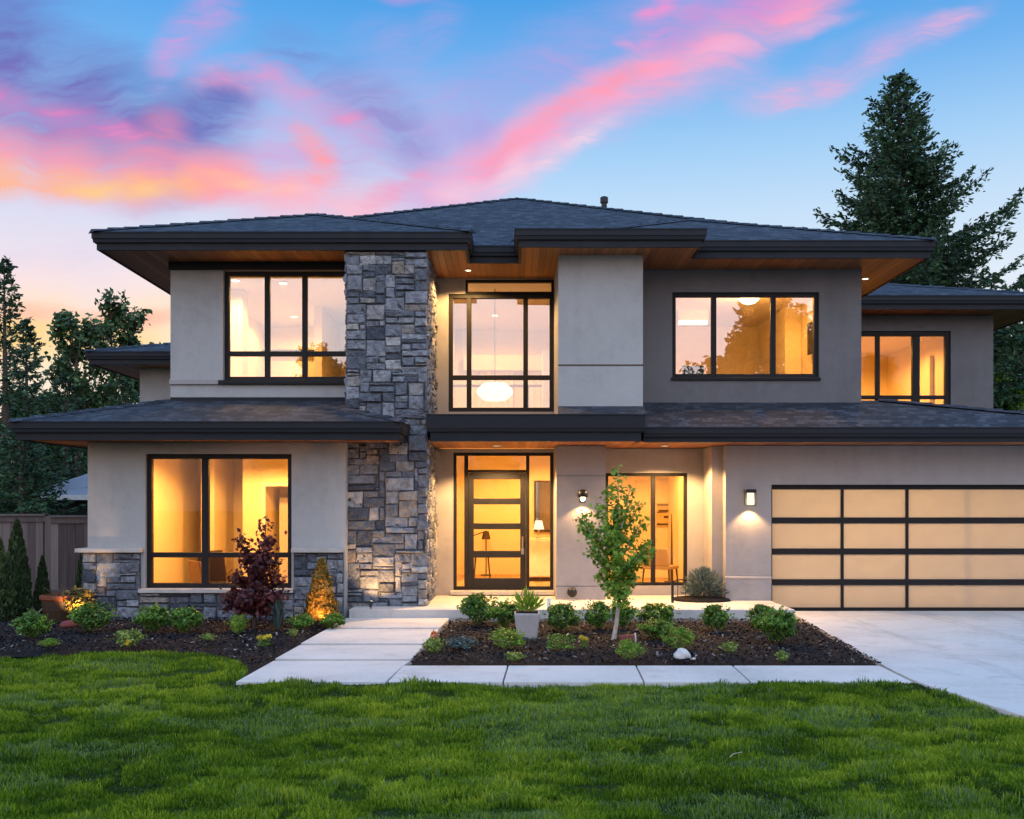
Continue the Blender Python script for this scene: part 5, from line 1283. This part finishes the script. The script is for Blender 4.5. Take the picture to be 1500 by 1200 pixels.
# young tree in the right bed
def shaped_tree(foot, outline, label, cat, name, m, bark, trunk_r, fork, nl, lsize, seed, per=26, rad=.06):
    """slender young tree: limbs aimed at points of the crown's outline"""
    rr = random.Random(seed); t = empty(name, foot, label, cat); f = Vector(foot); mb = MB(); tips = []
    top = f+Vector(outline[0]); fk = f+Vector(fork)
    mb.tube([f+Vector((0, 0, -.05)), f.lerp(fk, .5)+Vector((.012, 0, 0)), fk], [trunk_r*1.15, trunk_r, trunk_r*.85], 8, cap=False)
    mb.tube([fk, fk.lerp(top, .5)+Vector((.02, .02, 0)), top], [trunk_r*.8, trunk_r*.45, .004], 6, cap=False)
    for i in range(14):
        q = fk.lerp(top, (i+1)/14.0); tips.append((q, 0, 0, 1))
    for o_ in outline[1:]:
        e = f+Vector(o_); zz = max(fk.z+.05, min(e.z-.15, fk.z+(e.z-fk.z)*.55)); ff = (zz-fk.z)/max(.01, top.z-fk.z); s_ = fk.lerp(top, max(0, ff))
        md = s_.lerp(e, .55)+Vector((rr.gauss(0, .03), rr.gauss(0, .05), -.03))
        mb.tube([s_, md, e], [trunk_r*.4, trunk_r*.25, .004], 5, cap=False)
        for k in range(9):
            w_ = (k+1.5)/10; q = s_.lerp(md, w_*2) if w_ < .5 else md.lerp(e, w_*2-1); tips.append((q, 0, 0, w_))
    obj('trunk', mb, M[bark], t, smooth=True)
    C, N, T_ = leaf_clusters(tips, per, rad, lsize, m)
    C = C-np.array(foot)
    link('crown', foliage_mesh('crown', C, N, lsize, M[m], .62, .5, T_), t); return t
g = gp(898, 938, .045); sc = g.y/F
def O(x, y, dy=0.0): return ((x-898)*sc, dy, (938-y)*sc)
out = [O(905, 686), O(846, 756, -.05), O(850, 764, .08), O(954, 794, .0), O(950, 806, -.1), O(890, 716, .1), O(922, 712, -.1), O(872, 736, .1), O(938, 738, .15), O(940, 760, -.2), O(886, 765, -.2),
       O(868, 800, .2), O(864, 806, -.15), O(930, 815, -.25), O(876, 842, .1), O(932, 842, .15), O(890, 858, -.2), O(914, 868, -.2), O(912, 745, .25), O(900, 800, .3), O(905, 815, -.3), O(892, 780, -.25), O(918, 830, .2)]
shaped_tree(g, out, 'young slender green tree in the mulch bed before the porch', 'tree', 'young_tree', 'tree_leaf', 'pale_bark', .028, (8*sc, 0, 54*sc), 14, .036, 5, 15, .05)
sp = g+Vector((-.05, .03, 0))
g = gp(372, 922, .045); sc = g.y/F
def O(x, y, dy=0.0): return ((x-376)*sc, dy, (922-y)*sc)
out = [O(394, 770), O(352, 788, .1), O(404, 790, -.1), O(360, 815, .1), O(408, 818, .1), O(352, 842, -.1), O(412, 846, .1), O(344, 868, .1), O(420, 868, -.1), O(340, 884, -.1), O(336, 872, .15), O(410, 882, .1), O(365, 890, -.25), O(395, 888, -.25),
       O(378, 850, .3), O(385, 860, -.35), O(370, 870, -.35), O(398, 868, -.3), O(358, 880, .25), O(388, 826, -.25), O(372, 830, .2)]
shaped_tree(g, out, 'dark red leaved small tree in front of the lower left window', 'tree', 'red_leaved_tree', 'red_leaf', 'bark', .028, (0, 0, 30*sc), 14, .038, 6, 23, .055)

# things lying in the beds and on the porch
g = gp(772, 934, .045); sc = g.y/F
t = empty('planter', g, 'square tapered grey planter with a leafy plant before the front door', 'planter')
hh = 37*sc; r0, r1 = 14*sc, 19*sc
def frustum(z0, z1, a, b, cx=0, cy=0): return MB().add([(cx-a, cy-a, z0), (cx+a, cy-a, z0), (cx+a, cy+a, z0), (cx-a, cy+a, z0), (cx-b, cy-b, z1), (cx+b, cy-b, z1), (cx+b, cy+b, z1), (cx-b, cy+b, z1)], [(3, 2, 1, 0), (0, 1, 5, 4), (1, 2, 6, 5), (2, 3, 7, 6), (3, 0, 4, 7), (4, 5, 6, 7)])
obj('pot', frustum(-.03, hh, r0, r1), M['planter'], t, local=True, bevel=.02); obj('potting_soil', frustum(hh+.001, hh+.012, r1*.85, r1*.84), M['mulch'], t, local=True)
t2 = empty('planter_plant', g+Vector((0, 0, hh)), 'spiky leafy plant growing out of the grey planter', 'plant')
k = 150; a = rng.uniform(0, 6.28, k); el = rng.uniform(.4, 1.5, k); rl = rng.uniform(.08, .30, k); dv = np.c_[np.cos(a)*np.cos(el), np.sin(a)*np.cos(el), np.sin(el)]
Sd = np.cross(dv, rng.normal(0, 1, (k, 3))); Sd /= np.linalg.norm(Sd, axis=1)[:, None]; C = dv*rl[:, None]
V = np.stack([C-dv*.06, C+Sd*.018, C+dv*.07, C-Sd*.018], 1).reshape(-1, 3)
link('foliage', mesh_np('foliage', V, quads=np.arange(4*k).reshape(-1, 4), tint=np.repeat(np.clip(rng.normal(.65, .2, k), 0, 1), 4), mat=M['tree_leaf']), t2)
g = gp(920, 945, .05)
t = empty('red_pot', g, 'dark red pot lying on its side beside the young tree trunk', 'pot')
def lying(prof, m, nm):
    mb = MB().lathe(prof, (0, 0, 0), 16); mb.v = [(z*.9, y-z*.4, x+.07) for x, y, z in mb.v]; obj(nm, mb, m, t, local=True, smooth=False)
lying([(.045, -.11), (.07, .05), (.074, .08)], M['terracotta'], 'pot'); lying([(.076, .08), (.086, .085), (.086, .10), (.068, .10), (.062, .07)], M['trim_pale'], 'rim')
def rock(loc, r, label, seed, m='rock'):
    rr = random.Random(seed); bm = bmesh.new(); bmesh.ops.create_icosphere(bm, subdivisions=3, radius=1)
    ph = [rr.uniform(0, 6) for _ in range(6)]
    for v_ in bm.verts:
        c = v_.co; k = 1+.13*math.sin(c.x*3+ph[0])*math.cos(c.y*3+ph[1])+.08*math.sin(c.z*5+ph[2]+c.x*4)+.04*math.sin(c.y*9+ph[3]); v_.co = Vector((c.x*r[0]*k, c.y*r[1]*k, max(-.3, c.z)*r[2]*k))
    me = bpy.data.meshes.new('rock'); bm.to_mesh(me); bm.free(); me.materials.append(M[m])
    for p_ in me.polygons: p_.use_smooth = True
    return props(link('rock', me, None, loc), label, 'rock')
rock(gp(999, 966, .05)+Vector((0, 0, .04)), (.095, .08, .085), 'pale rounded rock in front of the bright shrub', 1)
rock(gp(1015, 967, .05)+Vector((0, 0, .01)), (.03, .025, .02), 'tiny white stone right of the pale rounded rock', 2)
rock(gp(30, 931, .05)+Vector((0, 0, .01)), (.05, .03, .025), 'small pale stone left of the far left shrub', 3)
g = px(714, 0, 17.25); g = Vector((px(838, 0, 17.15).x, 17.15, .20))
t = empty('round_ornament', g, 'small round black ornament standing against the wall pier', 'ornament')
obj('ball', MB().lathe([(.02, .04)]+[(.085*math.sin(a_)+.001, .14-.085*math.cos(a_)) for a_ in np.linspace(.12, math.pi-.1, 12)], g, 16), M['black'], t, smooth=True); obj('foot', MB().lathe([(.06, .0), (.06, .02), (.02, .03), (.018, .06)], g), M['trim_pale'], t)
g = pf(804, 891); t = empty('candle', g, 'small pale block candle on the porch floor behind the planter', 'candle')
obj('wax', MB().box(g.x-.03, g.x+.03, g.y-.03, g.y+.03, .201, .36), M['white'], t, bevel=.006); obj('wick', MB().tube([(g.x, g.y, .36), (g.x+.004, g.y, .38)], .003, 5), M['black'], t)
g = pf(985, 883); t = empty('handrail', g, 'low thin black metal stand below the porch window', 'rail')
obj('post', MB().box(g.x-.02, g.x+.02, g.y-.02, g.y+.02, .201, .56), M['black'], t); obj('top_rail', MB().tube([(g.x, g.y, .545), (g.x+.12, g.y+.2, .56), (g.x+.30, g.y+.4, .55)], .009), M['black'], t); obj('strut', MB().tube([(g.x+.12, g.y+.2, .201), (g.x+.12, g.y+.2, .56)], .006).tube([(g.x+.28, g.y+.38, .201), (g.x+.28, g.y+.38, .55)], .006), M['black'], t)
# stray bits on the lawn
g = gp(1078, 1112, .04); props(obj('twig', MB().tube([(-.05, -.03, .02), (-.02, .0, .035), (.02, .012, .04), (.05, .045, .035)], [.0022, .003, .0028, .002], 5).tube([(.02, .012, .04), (.045, .01, .05)], [.002, .0012], 4), M['pale_bark'], loc=g, local=True), 'thin pale twig lying on the lawn at the right', 'twig')
g = gp(911, 1100, .04); props(obj('fallen_leaf', MB().add([(-.025, 0, 0), (0, -.018, .02), (.03, 0, .03), (0, .02, .015)], [(0, 1, 2, 3)]), M['yellow'], loc=g, local=True), 'small yellow fallen leaf on the lawn below the young tree', 'leaf')

# ================================================================== TREES
def conifer(name, foot, h, r, label, seed, nb=130, m='conifer', leaf=.10, tipup=.5, dens=1.0, base=.06, group=None, rag=.35, keep=None, wide=.42, tp=.82):
    rr = random.Random(seed); rn_ = np.random.default_rng(seed); mb = MB(); t = empty(name, foot, label, 'tree', group)
    mb.tube([(0, 0, -.3), (.05, 0, h*.35), (0, .05, h*.7), (0, 0, h*.985)], [r*.055, r*.042, r*.022, .01], 8, cap=False)
    Cs, As, Ts = [], [], []
    for i in range(nb):
        f = base+(1-base)*((i+rr.random())/nb)**.92; a = i*2.39996+rr.uniform(-.5, .5)
        L = r*(1-f)**tp*rr.uniform(1-rag, 1.08)+.022*r
        if keep and not keep(f, a): L *= .55
        z = h*f; n_seg = 7; p = Vector((0, 0, z)); pts = [p.copy()]; slope = .25+.5*f-.30
        for s_ in range(n_seg):
            u_ = (s_+1)/n_seg; sl = slope-.30*math.sin(u_*3.0)*(1-f)+tipup*max(0, u_-.55)*1.6
            p = p+Vector((math.cos(a), math.sin(a), sl))*(L/n_seg)*(1/math.sqrt(1+sl*sl)); pts.append(p.copy())
        mb.tube(pts, [max(.008, .022*L/2*(1-.85*k/n_seg)) for k in range(n_seg+1)], 4, cap=False)
        bt = rr.gauss(0, .12); dirs = [(pts[k+1]-pts[k]).normalized() for k in range(n_seg)]
        ntw = max(7, int(L*10*dens))
        for k in range(ntw):
            u_ = .16+.84*(k+rr.random())/ntw; q_ = u_*n_seg; ii = min(n_seg-1, int(q_)); q = pts[ii].lerp(pts[ii+1], q_-ii); dd = dirs[ii]
            sd = dd.cross(Vector((0, 0, 1))).normalized()*(1 if k % 2 else -1)
            tl = L*wide*(1.08-u_)*rr.uniform(.6, 1.1)+.05+.10*min(1, L)
            if u_ > .95: td = dd
            else: td = (sd*rr.uniform(.5, 1.0)+dd*rr.uniform(.5, .9)+Vector((0, 0, rr.uniform(-.42, .12)))).normalized()
            nl = max(5, int(tl/leaf*3.6))
            uu = rn_.random(nl); c = np.array(q)[None]+np.array(td)[None]*(uu*tl)[:, None]+rn_.normal(0, leaf*.30, (nl, 3)); c[:, 2] -= uu**2*tl*.20
            Cs.append(c); As.append(np.array(td)[None]+rn_.normal(0, .45, (nl, 3))); Ts.append(np.clip(rn_.normal(.34+bt, .17, nl)+.32*uu*u_, 0, 1))
    C = np.concatenate(Cs); A_ = np.concatenate(As); A_ /= np.linalg.norm(A_, axis=1)[:, None]; n = len(C)
    Sd = np.cross(A_, rn_.normal(0, 1, (n, 3))); Sd /= np.linalg.norm(Sd, axis=1)[:, None]; sz = leaf*rn_.uniform(.6, 1.25, n)[:, None]
    V = np.stack([C-A_*sz*.6, C+Sd*sz*.26, C+A_*sz*.7, C-Sd*sz*.26], 1).reshape(-1, 3)
    obj('trunk', mb, M['bark'], t, local=True)
    link('crown', mesh_np('crown', V, quads=np.arange(4*n).reshape(-1, 4), tint=np.repeat(np.concatenate(Ts), 4), mat=M[m]), t)
    return t
def broad(name, foot, h, r, label, seed, m='far_leaf', per=16, leaf=.13, lv=2, group=None, nmain=9, start=.25, thin=0.0):
    rr = random.Random(seed); t = empty(name, foot, label, 'tree', group); mb = MB(); tips = []
    mb.tube([(0, 0, -.3), (.06, 0, h*.3), (0, .05, h*.62), (0, 0, h*.95)], [r*.07, r*.055, r*.03, .01], 7, cap=False)
    for k in range(6): tips.append((Vector((0, 0, h*(.6+.065*k))), Vector((0, 0, 1)), 0, 1))
    for i in range(nmain):
        f = start+(.92-start)*(i+rr.random())/nmain; a = i*2.4+rr.uniform(-.4, .4)
        L = r*(1.05-.75*(f-start)/(1-start))*rr.uniform(.65, 1.05)
        limb(mb, (0, 0, h*f), (math.cos(a), math.sin(a), .35+.6*f), L, r*.028, lv, tips, rr, .75, .10)
    obj('trunk', mb, M['bark'], t, local=True)
    tips = [q for q in tips if rr.random() > thin]
    C, N, T_ = leaf_clusters(tips, per, r*.055, leaf, m, minlvl=1, tb=.45)
    link('crown', foliage_mesh('crown', C, N, leaf, M[m], .55, .6, T_), t); return t
def at(x, ytop, Yd): p = px(x, ytop, Yd); return (p.x, Yd, 0), p.z
f_, h = at(1318, 114, 36)
conifer('fir_tree', f_, h, 9.8, 'tall dark fir rising behind the right end of the roof', 44, 285, 'conifer', .16, .80, .92, .20, rag=.58, wide=.36, tp=.93)
BG = 'trees behind the fence on the left'
f_, h = at(6, 384, 31); conifer('cedar_tree', f_, h, 3.1, 'tall loose conifer at the left edge behind the fence', 12, 95, 'conifer', .15, .6, .62, .06, BG, .55)
f_, h = at(38, 470, 33); conifer('cedar_tree', f_, h, 2.6, 'shorter loose conifer beside the left edge one', 13, 80, 'conifer', .15, .6, .6, .06, BG, .5)
f_, h = at(112, 452, 37); broad('broadleaf_tree', f_, h, 2.2, 'thin crowned tree left of the set back left wing', 21, 'far_leaf', 9, .12, 2, BG, 10, .35, .5)
f_, h = at(163, 440, 39); broad('broadleaf_tree', f_, h, 2.4, 'sparse pointed tree just above the left wing roof', 22, 'far_leaf', 9, .12, 2, BG, 11, .3, .5)
f_, h = at(208, 486, 41); broad('broadleaf_tree', f_, h, 1.9, 'low loose tree top peeping over the left wing roof', 25, 'far_leaf', 9, .12, 2, BG, 8, .35, .45)
f_, h = at(96, 545, 34); conifer('cedar_tree', f_, h, 2.4, 'dark bushy conifer below the thin crowned tree', 14, 60, 'conifer', .14, .4, .8, .04, BG, .3)
f_, h = at(186, 560, 36); conifer('cedar_tree', f_, h, 2.4, 'dark bushy conifer under the left wing eave', 15, 55, 'conifer', .14, .4, .8, .04, BG, .3)
f_, h = at(30, 630, 25); conifer('cedar_tree', f_, h, 2.3, 'dense dark green conifer directly behind the fence', 16, 75, 'conifer', .11, .25, 1.1, .03, BG, .25)
f_, h = at(-26, 600, 27); conifer('cedar_tree', f_, h, 2.4, 'dense dark conifer cut by the left edge behind the fence', 17, 70, 'conifer', .12, .25, 1.0, .03, BG, .25)
f_, h = at(120, 640, 47); broad('broadleaf_tree', f_, h, 3.4, 'dark tree behind the low neighbouring house', 26, 'far_leaf', 20, .16, 2, BG, 12, .12)
f_, h = at(60, 600, 50); broad('broadleaf_tree', f_, h, 3.6, 'dark broad tree left of the neighbouring house', 27, 'far_leaf', 20, .17, 2, BG, 12, .12)
BR_ = 'trees beyond the right wing'
f_, h = at(1500, 404, 38); conifer('cedar_tree', f_, h, 2.6, 'dark conifer at the right edge beyond the right wing', 31, 70, 'conifer', .14, .4, .9, .04, BR_, .35)
f_, h = at(1466, 470, 44); broad('broadleaf_tree', f_, h, 2.2, 'loose tree showing sky between the right wing and the picture edge', 32, 'far_leaf', 12, .13, 2, BR_, 10, .25, .2)
f_, h = at(1488, 572, 34); broad('broadleaf_tree', f_, h, 1.9, 'low green tree just above the garage roof at the right edge', 33, 'tree_leaf', 14, .11, 2, BR_, 10, .2)
f_, h = at(1560, 440, 40); broad('broadleaf_tree', f_, h, 3.2, 'broad dark tree outside the right edge', 34, 'far_leaf', 16, .14, 2, BR_, 12, .2)
# street trees across the road behind the viewer, mirrored in the upper panes
src = None
for k, (x, y, s_, lab) in enumerate([(-10.2, -22, 1.14, 'street tree mirrored in the upper left window'), (14.2, -21, 1.34, 'street tree mirrored in the upper right window'), (-25, -26, 1.1, 'street tree across the road on the far left'), (24, -25, 1.1, 'street tree across the road on the far right'), (-1.0, -30, .62, 'small street tree across the road opposite the front door')]):
    if src is None: src = broad('street_tree', (x, y, 0), 9.7, 3.9, lab, 51, 'far_leaf', 18, .17, 2, 'street trees across the road', 13, .16)
    else:
        c = src.copy(); COL.objects.link(c); c.location = (x, y, 0); c['label'] = lab; c.rotation_euler = (0, 0, k*1.3); c.scale = (s_,)*3
        for ch in src.children:
            e = ch.copy(); COL.objects.link(e); e.parent = c
